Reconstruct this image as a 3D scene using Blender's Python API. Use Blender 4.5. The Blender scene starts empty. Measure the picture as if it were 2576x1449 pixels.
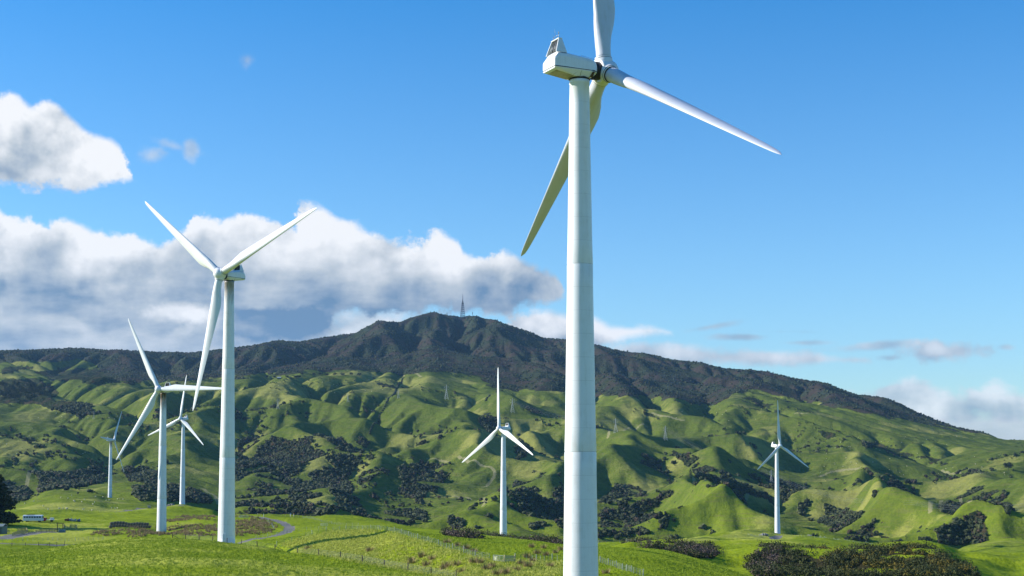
import bpy, bmesh, math, random
import numpy as np
from mathutils import Vector, Matrix

D2R = math.pi/180
scene = bpy.context.scene
COL = scene.collection

# ---------------------------------------------------------------- camera
F = 3577.0                       # focal length for a 2576 wide picture
PIT = math.atan(206/3577)
SH = 199.5
cam_d = bpy.data.cameras.new('camera'); cam = bpy.data.objects.new('camera', cam_d); COL.objects.link(cam)
cam.rotation_euler = (math.pi/2+PIT, 0, 0)
cam_d.sensor_width = 36.0; cam_d.lens = 36.0*F/2576; cam_d.shift_y = SH/2576
cam_d.clip_start = 0.5; cam_d.clip_end = 80000
scene.camera = cam

# ---------------------------------------------------------------- sun, exposure
SUN_AZ = -86.0*D2R               # measured from the view direction, negative = left
SUN_EL = 24.5*D2R
sdir = Vector((math.sin(SUN_AZ)*math.cos(SUN_EL), math.cos(SUN_AZ)*math.cos(SUN_EL), math.sin(SUN_EL)))
sl = bpy.data.lights.new('sun', 'SUN'); sl.energy = 5.0; sl.angle = 0.5*D2R; sl.color = (1.0, 0.95, 0.86)
so = bpy.data.objects.new('sun', sl); COL.objects.link(so)
so.rotation_euler = sdir.to_track_quat('Z', 'Y').to_euler()
scene.view_settings.view_transform = 'Standard'; scene.view_settings.look = 'None'
scene.view_settings.exposure = 0.0; scene.view_settings.gamma = 1.0
scene.view_settings.use_curve_mapping = False
scene.cycles.max_bounces = 6; scene.cycles.diffuse_bounces = 3; scene.cycles.volume_bounces = 1
scene.cycles.use_denoising = True

# ---------------------------------------------------------------- node helpers
class NT:
    def __init__(s, tree): s.t = tree; s.n = tree.nodes; s.l = tree.links
    def new(s, typ, **kw):
        nd = s.n.new(typ)
        for k, v in kw.items(): setattr(nd, k, v)
        return nd
    def put(s, sock, v):
        if v is None: return
        if hasattr(v, 'is_output'): s.l.new(v, sock)
        else: sock.default_value = v
    def m(s, op, a, b=None, c=None, clamp=False):
        nd = s.new('ShaderNodeMath', operation=op, use_clamp=clamp)
        s.put(nd.inputs[0], a); s.put(nd.inputs[1], b); s.put(nd.inputs[2], c)
        return nd.outputs[0]
    def add(s, a, b): return s.m('ADD', a, b)
    def sub(s, a, b): return s.m('SUBTRACT', a, b)
    def mul(s, a, b): return s.m('MULTIPLY', a, b)
    def mx(s, a, b): return s.m('MAXIMUM', a, b)
    def mn(s, a, b): return s.m('MINIMUM', a, b)
    def ramp(s, v, a, b, lo=0.0, hi=1.0, smooth=True):
        nd = s.new('ShaderNodeMapRange', interpolation_type='SMOOTHSTEP' if smooth else 'LINEAR')
        s.put(nd.inputs[0], v); s.put(nd.inputs[1], a); s.put(nd.inputs[2], b); s.put(nd.inputs[3], lo); s.put(nd.inputs[4], hi)
        return nd.outputs[0]
    def noise(s, vec, scale, detail=4, rough=0.55, dist=0.0, lac=2.0, col=False):
        nd = s.new('ShaderNodeTexNoise'); s.put(nd.inputs['Vector'], vec)
        nd.inputs['Scale'].default_value = scale; nd.inputs['Detail'].default_value = detail
        nd.inputs['Roughness'].default_value = rough; nd.inputs['Distortion'].default_value = dist
        nd.inputs['Lacunarity'].default_value = lac
        return nd.outputs[1] if col else nd.outputs[0]
    def mix(s, f, a, b, blend='MIX'):
        nd = s.new('ShaderNodeMix', data_type='RGBA', blend_type=blend)
        s.put(nd.inputs[0], f); s.put(nd.inputs[6], a); s.put(nd.inputs[7], b)
        return nd.outputs[2]
    def xyz(s, x, y, z):
        nd = s.new('ShaderNodeCombineXYZ'); s.put(nd.inputs[0], x); s.put(nd.inputs[1], y); s.put(nd.inputs[2], z)
        return nd.outputs[0]
    def curve(s, v, pts, x0, x1, y0, y1):
        """piecewise profile: v in [x0,x1] -> [y0,y1]"""
        nd = s.new('ShaderNodeFloatCurve'); c = nd.mapping.curves[0]
        s.put(nd.inputs[1], s.ramp(v, x0, x1, 0, 1, smooth=False))
        P = [((a-x0)/(x1-x0), (b-y0)/(y1-y0)) for a, b in pts]
        c.points[0].location = P[0]; c.points[1].location = P[-1]
        for p in P[1:-1]: c.points.new(*p)
        for p in c.points: p.handle_type = 'AUTO_CLAMPED'
        nd.mapping.update()
        return s.ramp(nd.outputs[0], 0, 1, y0, y1, smooth=False)

def hexc(h, a=1.0):
    v = [int(h[i:i+2], 16)/255 for i in (0, 2, 4)]
    return tuple((c/12.92 if c <= .04045 else ((c+.055)/1.055)**2.4) for c in v)+(a,)

# ---------------------------------------------------------------- sky
SKY_LO = (.58, .83, 1.06, 1); SKY_HI = (.11, .66, 1.10, 1)
WSTR = .108; EXPO = 0.7
scene.view_settings.exposure = EXPO
wd = bpy.data.worlds.new('World'); scene.world = wd; wd.use_nodes = True
wn = NT(wd.node_tree); bg = wn.n['Background']; bg.inputs[1].default_value = WSTR
sky = wn.new('ShaderNodeTexSky', sky_type='NISHITA', sun_disc=False)
sky.sun_elevation = SUN_EL; sky.sun_rotation = SUN_AZ; sky.air_density = 1.0; sky.dust_density = 0.2; sky.ozone_density = 2.0
tc = wn.new('ShaderNodeTexCoord'); sp = wn.new('ShaderNodeSeparateXYZ'); wn.l.new(tc.outputs['Generated'], sp.inputs[0])
dx, dy, dz = sp.outputs
# direction -> angles from the view axis, in units of the focal length (fixed in the world)
dd_ = wn.mx(wn.add(wn.mul(dy, math.cos(PIT)), wn.mul(dz, math.sin(PIT))), .05)
uu = wn.sub(wn.mul(dz, math.cos(PIT)), wn.mul(dy, math.sin(PIT)))
CX = wn.add(wn.mul(wn.m('DIVIDE', dx, dd_), F), 1288.0)
CY = wn.sub(724.5+SH, wn.mul(wn.m('DIVIDE', uu, dd_), F))
el = wn.m('POWER', wn.ramp(dz, 0.0, .34, 0, 1, smooth=False), 1.8)
tint = wn.mix(el, SKY_LO, SKY_HI)
skyc = wn.mix(1.0, sky.outputs[0], tint, 'MULTIPLY')
K = 1/(WSTR*2**EXPO)
vec = wn.xyz(wn.mul(CX, .01), wn.mul(CY, .01), 0.0)
vst = wn.xyz(wn.mul(CX, .0042), wn.mul(CY, .013), 3.0)
nE = wn.noise(vec, 1.15, 9, .63)                 # billows on the edges
nB = wn.noise(vec, .55, 3, .5)
off = wn.xyz(wn.sub(wn.mul(CX, .01), .16), wn.sub(wn.mul(CY, .01), .20), 0.0)
nE2 = wn.noise(off, 1.15, 9, .63)
nS = wn.noise(vst, 1.0, 5, .55)
CXW = wn.add(CX, wn.mul(wn.sub(nE, .5), 130.0))
def layer(top, bot, x0, x1, pad=40):
    t = wn.curve(CXW, top, x0, x1, 100, 1300); b = wn.curve(CXW, bot, x0, x1, 100, 1300)
    s = wn.mn(wn.sub(CY, t), wn.sub(b, CY))
    s = wn.mn(s, wn.mn(wn.sub(CX, x0), wn.sub(x1, CX)))
    return s, t
def ell(cx, cy, rx, ry):
    a = wn.m('POWER', wn.mul(wn.sub(CX, cx), 1/rx), 2.0); b = wn.m('POWER', wn.mul(wn.sub(CY, cy), 1/ry), 2.0)
    return wn.mul(wn.sub(1.0, wn.m('SQRT', wn.add(a, b))), ry)
def rotell(cx, cy, rx, ry, k):
    """streak that climbs k per unit of X"""
    y = wn.add(CY, wn.mul(wn.sub(CX, cx), k))
    a = wn.m('POWER', wn.mul(wn.sub(CX, cx), 1/rx), 2.0); b = wn.m('POWER', wn.mul(wn.sub(y, cy), 1/ry), 2.0)
    return wn.mul(wn.sub(1.0, wn.m('SQRT', wn.add(a, b))), ry)
sA, tA = layer([(-900,330),(-200,260),(0,238),(45,245),(85,265),(120,258),(160,275),(200,310),(250,338),(290,360),(318,390),(332,430),(345,470)],
               [(-900,420),(-200,455),(0,466),(60,462),(130,470),(200,475),(260,470),(300,462),(332,450),(345,440)], -900, 345)
sB, tB = layer([(-900,560),(-200,540),(0,526),(15,545),(60,550),(150,546),(200,568),(255,592),(330,588),(400,602),(470,570),(510,540),(560,553),(620,550),(700,560),(738,545),(760,515),(790,520),(850,548),(930,578),(960,587),(1000,607),(1040,607),(1090,588),(1140,600),(1180,645),(1230,652),(1270,635),(1330,665),(1375,682),(1410,705),(1425,760)],
               [(-900,1200),(700,1200),(800,1200),(830,800),(900,778),(960,790),(1100,785),(1200,790),(1300,775),(1400,760),(1425,745)], -900, 1425)
sC = wn.mn(wn.sub(CY, 755.0), wn.sub(1045.0, CX))
sD, tD = layer([(1230,870),(1270,820),(1300,793),(1350,775),(1430,788),(1500,797),(1530,812),(1600,818),(1650,820),(1690,835)],
               [(1230,1000),(1450,1000),(1500,890),(1560,860),(1600,850),(1690,840)], 1230, 1690)
sE, tE = layer([(1470,900),(1520,875),(1600,862),(1700,862),(1800,872),(1900,876),(2000,884),(2100,897),(2190,906)],
               [(1470,930),(1600,925),(1700,918),(1800,924),(1900,922),(2050,917),(2150,910),(2190,908)], 1470, 2190)
sI, tI = layer([(2060,1000),(2110,985),(2170,976),(2230,968),(2290,962),(2340,970),(2360,984),(2430,978),(2470,962),(2510,960),(2550,978),(2620,990),(3400,960)],
               [(2060,1060),(2400,1062),(2576,1064),(3400,1070)], 2060, 3400)
sJ = wn.mn(wn.sub(CY, 1052.0), wn.sub(CX, 2250.0))
puff = wn.mx(ell(2375, 886, 120, 26), ell(2350, 878, 55, 28))
thin = wn.mx(wn.mx(rotell(1790, 822, 85, 9, .17), rotell(1870, 848, 110, 10, 0.0)), wn.mx(rotell(2215, 868, 140, 14, .08), ell(2245, 900, 50, 9)))
thin = wn.mx(thin, wn.mx(ell(2530, 873, 26, 8), wn.mx(ell(2020, 862, 90, 6), rotell(1960, 834, 70, 4, 0.0))))
wisp = wn.mx(wn.mx(ell(385, 392, 45, 26), rotell(440, 368, 60, 14, -.25)), ell(480, 375, 26, 36))
wisp = wn.mx(wisp, ell(620, 150, 26, 22))
edge = wn.add(wn.mul(wn.sub(nE, .5), 120.0), wn.mul(wn.sub(nB, .5), 40.0))
edgeS = wn.add(wn.mul(wn.sub(nE, .5), 55.0), wn.mul(wn.sub(nS, .5), 30.0))
dA = wn.ramp(wn.add(sA, edge), -12, 16); dB = wn.ramp(wn.add(sB, edge), -10, 13)
dC = wn.mul(wn.ramp(wn.add(sC, edge), -20, 60), .93)
dD = wn.ramp(wn.add(sD, edgeS), -8, 20); dE = wn.mul(wn.ramp(wn.add(sE, edgeS), -8, 18), .92)
dI = wn.mul(wn.ramp(wn.add(sI, wn.add(edgeS, wn.mul(wn.sub(nS, .5), 90.0))), -6, 26), .8); dJ = wn.mul(wn.ramp(wn.add(sJ, wn.mul(wn.sub(nS, .5), 60.0)), -8, 14), .8)
dP = wn.mul(wn.ramp(wn.add(puff, edgeS), -6, 14), .9); dT = wn.mul(wn.ramp(wn.add(thin, wn.mul(edgeS, .45)), -2, 12), .75)
dW = wn.mul(wn.ramp(wn.add(wisp, wn.mul(edge, .55)), -4, 26), .6)
front = wn.m('GREATER_THAN', wn.add(wn.mul(dy, math.cos(PIT)), wn.mul(dz, math.sin(PIT))), .06)
# light on the clouds: lit from the left and above, dim underneath
off2 = wn.xyz(wn.sub(wn.mul(CX, .01), .30), wn.sub(wn.mul(CY, .01), .42), 0.0)
rel = wn.add(wn.mul(wn.sub(nE, nE2), 1.3), wn.mul(wn.sub(wn.noise(vec, .75, 2.5, .5), wn.noise(off2, .75, 2.5, .5)), 3.4))
def cshade(lum):
    l = wn.m('ADD', lum, 0.0, clamp=True)
    a = wn.mix(wn.ramp(l, 0, .5, 0, 1, smooth=False), tuple(c*K for c in (.150, .262, .42))+(1,), tuple(c*K for c in (.54, .60, .665))+(1,))
    return wn.mix(wn.ramp(l, .5, 1, 0, 1, smooth=False), a, tuple(c*K for c in (.96, .97, .99))+(1,))
hA = wn.sub(CY, tA); hB = wn.sub(CY, tB)
relB = wn.mul(wn.add(wn.mul(wn.sub(nE, nE2), .9), wn.mul(wn.sub(wn.noise(vec, .5, 3, .5), wn.noise(wn.xyz(wn.sub(wn.mul(CX, .01), .35), wn.sub(wn.mul(CY, .01), .6), 0.0), .5, 3, .5)), 2.2)), wn.ramp(hB, 20, 260, 1.5, .6))
lumA = wn.add(wn.curve(hA, [(-60,1.1),(25,1.02),(70,.84),(130,.66),(190,.60),(280,.72)], -60, 280, 0, 1.2), wn.mul(relB, .6))
left = wn.ramp(CXW, 480, 940)
profL = wn.curve(hB, [(-60,1.15),(15,1.05),(45,.82),(90,.60),(140,.46),(190,.30),(225,.28),(260,.50),(300,.30),(340,.36),(400,.45)], -60, 400, 0, 1.2)
profR = wn.curve(wn.add(CY, wn.mul(wn.sub(nB, .5), 90.0)), [(480,1.1),(570,1.05),(620,.84),(665,.70),(700,.50),(725,.30),(750,.17),(778,.14),(805,.34),(830,.42)], 480, 830, 0, 1.2)
lobe = wn.ramp(wn.add(ell(1095, 640, 90, 75), wn.mul(edge, .4)), -25, 40, 0, .38)
lumB = wn.add(wn.add(wn.mul(profL, wn.sub(1.0, left)), wn.mul(profR, left)), wn.add(lobe, wn.add(wn.mul(relB, .55), wn.mul(wn.sub(nS, .5), wn.ramp(hB, 40, 200, .3, 1.3)))))
lumB = wn.add(lumB, wn.ramp(wn.add(ell(450, 786, 85, 26), wn.mul(edge, .35)), -8, 16, 0, .5))
lumB = wn.sub(lumB, wn.ramp(wn.add(ell(705, 814, 125, 40), wn.mul(edge, .6)), -16, 14, 0, .42))
lumC = wn.add(.52, wn.add(wn.mul(rel, .5), wn.mul(wn.sub(nS, .5), .9)))
lumC = wn.sub(lumC, wn.ramp(wn.add(ell(715, 812, 120, 36), wn.mul(edge, .3)), -8, 12, 0, .6))
lumD = wn.add(wn.curve(wn.sub(CY, tD), [(-30,.95),(20,.85),(50,.6),(80,.35),(120,.55)], -30, 120, 0, 1.2), wn.mul(rel, .6))
lumE = wn.add(wn.curve(wn.sub(CY, tE), [(-20,.68),(15,.62),(50,.42),(80,.4)], -20, 80, 0, 1.2), wn.mul(rel, .35))
lumI = wn.add(wn.curve(wn.sub(CY, tI), [(-20,.80),(20,.68),(50,.52),(100,.46)], -20, 100, 0, 1.2), wn.add(wn.mul(rel, .4), wn.mul(wn.sub(nS, .5), .9)))
lumI = wn.add(lumI, wn.ramp(ell(2490, 985, 60, 26), -8, 14, 0, .3))
def over(base, dens, lum):
    return wn.mix(wn.m('MULTIPLY', dens, front, clamp=True), base, cshade(lum))
c = skyc
c = over(c, dJ, wn.add(.58, wn.mul(wn.sub(nS, .5), .8)))
c = over(c, dI, lumI); c = over(c, dE, lumE); c = over(c, dT, wn.add(.42, wn.mul(rel, .3))); c = over(c, dP, wn.add(wn.add(.5, wn.ramp(ell(2352, 880, 36, 20), -6, 12, 0, .25)), wn.mul(rel, .4)))
c = over(c, dD, lumD); c = over(c, dC, lumC); c = over(c, dB, lumB); c = over(c, dA, lumA); c = over(c, dW, wn.add(.62, wn.mul(rel, .4)))
wn.l.new(c, bg.inputs[0])
wd.cycles.sampling_method = 'MANUAL'; wd.cycles.sample_map_resolution = 1024

# ---------------------------------------------------------------- projection helpers (used only to measure where things stand)
SP, CP = math.sin(PIT), math.cos(PIT)
def proj(x, y, z):
    d = y*CP + z*SP; u = -y*SP + z*CP
    return 1288+F*x/d, 724.5-F*u/d+SH
def zat(X, Y, r):
    """height of the point seen at X,Y when it stands r metres away, and its azimuth"""
    a = (X-1288)/F; b = -(Y-724.5-SH)/F
    vx = a; vy = CP - b*SP; vz = SP + b*CP
    h = math.hypot(vx, vy)
    return vz/h*r, math.atan2(vx, vy)

# ---------------------------------------------------------------- noise on arrays
def _h(ix, iy, s):
    n = (ix.astype(np.int64)*374761393 + iy.astype(np.int64)*668265263 + s*974634777) & 0x7fffffff
    n = ((n ^ (n >> 13))*1274126177) & 0x7fffffff
    n = n ^ (n >> 16)
    return (n & 0xffffff).astype(np.float64)/float(0x1000000)
def vnoise(x, y, s=0):
    ix = np.floor(x); iy = np.floor(y); fx = x-ix; fy = y-iy
    ux = fx*fx*(3-2*fx); uy = fy*fy*(3-2*fy)
    a = _h(ix, iy, s); b = _h(ix+1, iy, s); c = _h(ix, iy+1, s); d = _h(ix+1, iy+1, s)
    return (a+(b-a)*ux)*(1-uy)+(c+(d-c)*ux)*uy
def fbm(x, y, n=4, s=0, g=0.5):
    t = np.zeros_like(x); a = 1.0; w = 0
    for k in range(n):
        t += a*vnoise(x*2**k+17.3*k, y*2**k+9.1*k, s+k); w += a; a *= g
    return t/w
def worley(x, y, s=0):
    ix = np.floor(x); iy = np.floor(y); best = np.full(x.shape, 9.0)
    for i in (-1, 0, 1):
        for j in (-1, 0, 1):
            cx = ix+i+.15+.7*_h(ix+i, iy+j, s); cy = iy+j+.15+.7*_h(ix+i, iy+j, s+5)
            k = .75+.5*_h(ix+i, iy+j, s+9)
            d = ((x-cx)**2+(y-cy)**2)*k
            best = np.minimum(best, d)
    return np.sqrt(best)
def sstep(a, b, v):
    t = np.clip((v-a)/(b-a), 0, 1); return t*t*(3-2*t)

# ---------------------------------------------------------------- the lie of the land
# key lines across the country: (X, Y, r); Y is the sight line measured on the photograph, r the distance in metres; ('z') gives the height instead
NEAR = [
 [(-600,-1.7,2,'z'),(3200,-1.7,2,'z')],
 [(-600,-6,40,'z'),(3200,-6.5,40,'z')],
 [(-600,-13,110,'z'),(1100,-13.5,110,'z'),(1463,-17,110,'z'),(3200,-19,110,'z')],
 [(-600,-16.4,178,'z'),(400,-16.5,178,'z'),(900,-18,175,'z'),(1463,-23.2,172,'z'),(1800,-26,172,'z'),(3200,-36,172,'z')],
 # crest of the near hill, along the dark post fence
 [(-600,1440,330),(-200,1412,335),(0,1390,345),(100,1380,347),(200,1366,347),(300,1354,347),(400,1349.5,345),(500,1355,340),(600,1368,330),(644,1374,322),(699,1383,312),(749,1390.5,300),(856,1405.5,280),(966,1425.5,258),(1084,1447,236),(1200,1480,215),(1300,1515,205),(1500,1555,195),(1800,1600,192),(2600,1750,190),(3200,1800,190)],
 # hollow behind it
 [(-600,-35,395,'z'),(0,-34,400,'z'),(400,-37,400,'z'),(640,-34,385,'z'),(740,1408,340),(856,1413,310),(966,1432,285),(1084,1449,265),(1200,1456,245),(1400,1470,235),(1613,1475,235),(1800,1500,240),(2200,-34,250,'z'),(3200,-40,250,'z')],
 # batten fence line over the knoll
 [(-600,1386,468),(0,1381,470),(300,-34.5,470,'z'),(500,-34,460,'z'),(640,1373,440),(700,1374,398),(769,1351,400),(831,1337,400),(931,1333,392),(1001,1342,352),(1069,1363,318),(1144,1385,292),(1236,1408,272),(1395,1410,275),(1508,1417,272),(1613,1447,254),(1800,1480,260),(2200,-36,300,'z'),(3200,-42,300,'z')],
 # farm field, field behind the knoll, green hill right of the main tower
 [(-600,1366,520),(0,1361,520),(300,1343,550),(500,1340,555),(644,1352,520),(710,1350,510),(780,1354,470),(850,1358,470),(931,1352,470),(1001,1345,470),(1100,1343,470),(1200,1349,470),(1350,1362,455),(1430,1371,445),(1508,1378,430),(1588,1377,430),(1663,1384,420),(1725,1399,405),(1775,1414,390),(1875,1447,362),(2100,-37,350,'z'),(3200,-46,350,'z')],
 [(-600,1345,590),(0,1338,600),(280,1326,620),(340,1332,610),(402,1352,600),(450,1346,600),(500,1332,620),(700,1333,610),(800,1331,600),(900,1330,600),(1069,1334,600),(1180,1344,570),(1288,1363,560),(1430,1376,530),(1508,1385,480),(1663,1398,480),(1775,1420,470),(1875,1450,450),(2100,1462,430),(2300,1468,430),(2600,1500,430),(3200,1500,430)],
 # crest of the scrub slope at the lower right
 [(-600,1330,640),(0,1318,645),(330,1319,670),(402,1330,665),(460,1322,670),(520,1312,680),(700,1318,680),(800,1316,700),(900,1316,700),(1069,1331,650),(1180,1342,640),(1288,1358,640),(1430,1364,620),(1508,1373,540),(1663,1370,570),(1775,1382,580),(1875,1384,570),(1932,1384,565),(2107,1391,560),(2210,1388,555),(2282,1379,545),(2357,1389,520),(2432,1425,490),(2500,1436,500),(2576,1440,520),(3200,1440,540)],
 [(-600,1312,720),(0,1311,700),(300,1308,730),(500,1305,760),(644,1295,790),(744,1299,800),(784,1302,800),(830,1296,800),(869,1294,800),(930,1300,790),(1000,1314,760),(1069,1327,730),(1200,1341,720),(1288,1353,720),(1400,1357,710),(1430,1361,690),(1508,1365,650),(1663,1360,720),(1738,1361,760),(1900,1366,780),(2000,1366,790),(2107,1373,800),(2282,1392,780),(2374,1403,800),(2457,1400,850),(2576,1393,880),(3200,1385,900)],
 [(-600,1290,1000),(0,1291,1000),(150,1290,1000),(300,1286,1030),(400,1278,1080),(456,1271,1190),(530,1292,1080),(600,-72,1000,'z'),(744,-80,980,'z'),(900,-85,980,'z'),(1150,-80,960,'z'),(1255,-58,830,'z'),(1400,-75,930,'z'),(1600,-72,900,'z'),(1738,1360,880),(1800,1346,980),(1850,1335,1040),(1932,1341,1110),(1965,1347.5,1134),(2007,1347,1140),(2082,1355,1150),(2182,1369,1130),(2300,1388,1080),(2457,1396,1050),(2576,1391,1050),(3200,1380,1050)],
]
FAR = [
 [(-600,1290,1330),(0,1287,1330),(37,1279,1345),(100,1259,1370),(162,1248,1400),(250,1251,1420),(273,1257,1440),(337,1263,1380),(400,1275,1330),(456,-62,1320,'z'),(530,-80,1300,'z'),(640,-105,1280,'z'),(900,-118,1280,'z'),(1250,-118,1200,'z'),(1600,-110,1200,'z'),(1800,-95,1250,'z'),(1965,-80,1290,'z'),(2100,-95,1330,'z'),(2300,-105,1330,'z'),(2450,-80,1300,'z'),(2576,-74,1280,'z'),(3200,-70,1280,'z')],
 [(-600,1266,1600),(0,1268,1600),(67,1262,1600),(125,1235,1620),(175,1230,1640),(225,1227,1650),(320,1213,1680),(392,1224,1660),(460,1245,1620),(530,1270,1600),(600,1290,1600),(750,1302,1600),(900,1312,1560),(1050,1322,1500),(1200,1334,1450),(1300,1345,1430),(1500,1352,1430),(1700,1350,1420),(1850,1342,1460),(2000,1350,1500),(2200,1372,1500),(2400,1385,1480),(2500,1370,1450),(2576,1352,1420),(3200,1340,1420)],
 [(-600,1215,1920),(0,1222,1900),(175,1228,1880),(320,1218,1900),(480,1222,1930),(600,1222,1950),(900,1240,1950),(1200,1256,1900),(1500,1268,1900),(1700,1270,1900),(1900,1275,1900),(2100,1300,1880),(2300,1308,1850),(2576,1290,1850),(3200,1280,1850)],
 [(-600,1110,2450),(0,1115,2450),(300,1120,2450),(600,1115,2450),(900,1118,2450),(1200,1118,2450),(1500,1135,2450),(1800,1160,2400),(2100,1215,2400),(2400,1225,2350),(2576,1222,2300),(3200,1222,2300)],
 [(-600,1030,2950),(0,1030,2950),(300,1025,2950),(600,1012,2950),(900,1010,2950),(1200,1018,2950),(1500,1050,2950),(1800,1082,2900),(2100,1135,2850),(2400,1165,2800),(2576,1160,2750),(3200,1160,2750)],
 [(-600,975,3500),(0,975,3500),(140,974,3500),(300,968,3500),(560,958,3500),(650,951,3500),(760,945,3500),(880,941,3500),(1000,948,3500),(1080,941,3500),(1200,956,3500),(1300,984,3400),(1412,994,3350),(1504,1003,3350),(1685,1010,3350),(1810,1024,3350),(1928,1025,3350),(2100,1052,3350),(2300,1105,3250),(2480,1128,3200),(2576,1132,3200),(3200,1135,3200)],
 [(-600,925,4200),(0,930,4200),(250,944,4200),(450,945,4200),(640,932,4200),(800,915,4200),(900,905,4250),(1100,888,4300),(1250,898,4300),(1400,925,4200),(1600,958,4100),(1800,985,4000),(1900,985,3900),(2031,1013,3900),(2205,1044,3800),(2350,1082,3700),(2480,1112,3650),(2576,1122,3600),(3200,1120,3600)],
 [(-600,892,4900),(0,886,4900),(124,881.5,4900),(186,879,4900),(273,884,4900),(372,887,4900),(472,890,4900),(534,884,5000),(588,878,5050),(640,873,5100),(689,866,5100),(726,867,5100),(786,858.5,5200),(860,848,5300),(892,845,5300),(954,830,5400),(1012,820,5450),(1041,809,5480),(1070,800,5500),(1098,796.5,5500),(1128,800.5,5500),(1145,801,5500),(1161,804,5500),(1178,801.5,5500),(1192,802,5500),(1208,809,5500),(1240,812,5450),(1284,826,5400),(1338,842.5,5350),(1370,858,5300),(1425,860,5250),(1499,872,5150),(1561,889,5100),(1611,895,5050),(1670,907,5000),(1760,916,4900),(1805,927,4850),(1884,938,4800),(1932,943,4750),(2006,958,4700),(2076,967,4650),(2118,984,4600),(2168,1000,4550),(2200,1002,4500),(2250,1013,4450),(2292,1034,4400),(2330,1050,4350),(2379,1070,4300),(2441,1085,4250),(2486,1092,4200),(2523,1107,4200),(2572,1108,4200),(3200,1112,4200)],
 [(-600,200,6500,'z'),(1100,260,7000,'z'),(1900,120,6500,'z'),(2600,-60,6000,'z'),(3200,-80,6000,'z')],
 [(-600,0,13000,'z'),(3200,-120,13000,'z')],
]
AZG = np.arange(-30, 30.01, 0.06)*D2R
LRG = np.linspace(math.log(1.5), math.log(13000), 2100)
def pchip(x, y, xi):
    h = np.diff(x); d = np.diff(y)/h
    m = np.zeros_like(y)
    for i in range(1, len(x)-1):
        if d[i-1]*d[i] > 0:
            w1 = 2*h[i]+h[i-1]; w2 = h[i]+2*h[i-1]
            m[i] = (w1+w2)/(w1/d[i-1]+w2/d[i])
    m[0] = d[0]; m[-1] = d[-1]
    k = np.clip(np.searchsorted(x, xi)-1, 0, len(x)-2)
    t = np.clip((xi-x[k])/h[k], 0, 1)
    return (2*t**3-3*t**2+1)*y[k]+(t**3-2*t**2+t)*h[k]*m[k]+(-2*t**3+3*t**2)*y[k+1]+(t**3-t**2)*h[k]*m[k+1]
def _keys():
    K = []
    for line in NEAR+FAR:
        az, zz, rr = [], [], []
        for p in line:
            if len(p) == 4:
                a = math.atan2((p[0]-1288)/F, 1.0); z = p[1]
            else: z, a = zat(*p)
            az.append(a); zz.append(z); rr.append(p[2])
        az = np.array(az); A = np.clip(AZG, az[0], az[-1])
        K.append((pchip(az, np.array(zz, float), A), pchip(az, np.array(rr, float), A)))
    return K
_K = _keys()
_Z = np.array([k[0] for k in _K]); _R = np.array([k[1] for k in _K])
for i in range(1, len(_R)): _R[i] = np.maximum(_R[i], _R[i-1]*1.02)
BASE = np.zeros((len(AZG), len(LRG)))
for i in range(len(AZG)):
    BASE[i] = pchip(np.log(_R[:, i]), _Z[:, i], LRG)
def _smooth(A, n, ax):
    for _ in range(n): A = (np.roll(A, 1, ax)+np.roll(A, -1, ax)+2*A)/4*1.0 if False else A*0.5+0.25*(np.take(A, np.clip(np.arange(A.shape[ax])-1, 0, None), ax)+np.take(A, np.clip(np.arange(A.shape[ax])+1, None, A.shape[ax]-1), ax))
    return A
BASE = _smooth(_smooth(BASE, 3, 0), 4, 1)
def base_z(az, lr):
    u = np.clip((az-AZG[0])/(AZG[1]-AZG[0]), 0, len(AZG)-1.001); v = np.clip((lr-LRG[0])/(LRG[1]-LRG[0]), 0, len(LRG)-1.001)
    i = u.astype(int); j = v.astype(int); a = u-i; b = v-j
    return (BASE[i, j]*(1-a)+BASE[i+1, j]*a)*(1-b)+(BASE[i, j+1]*(1-a)+BASE[i+1, j+1]*a)*b

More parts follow.
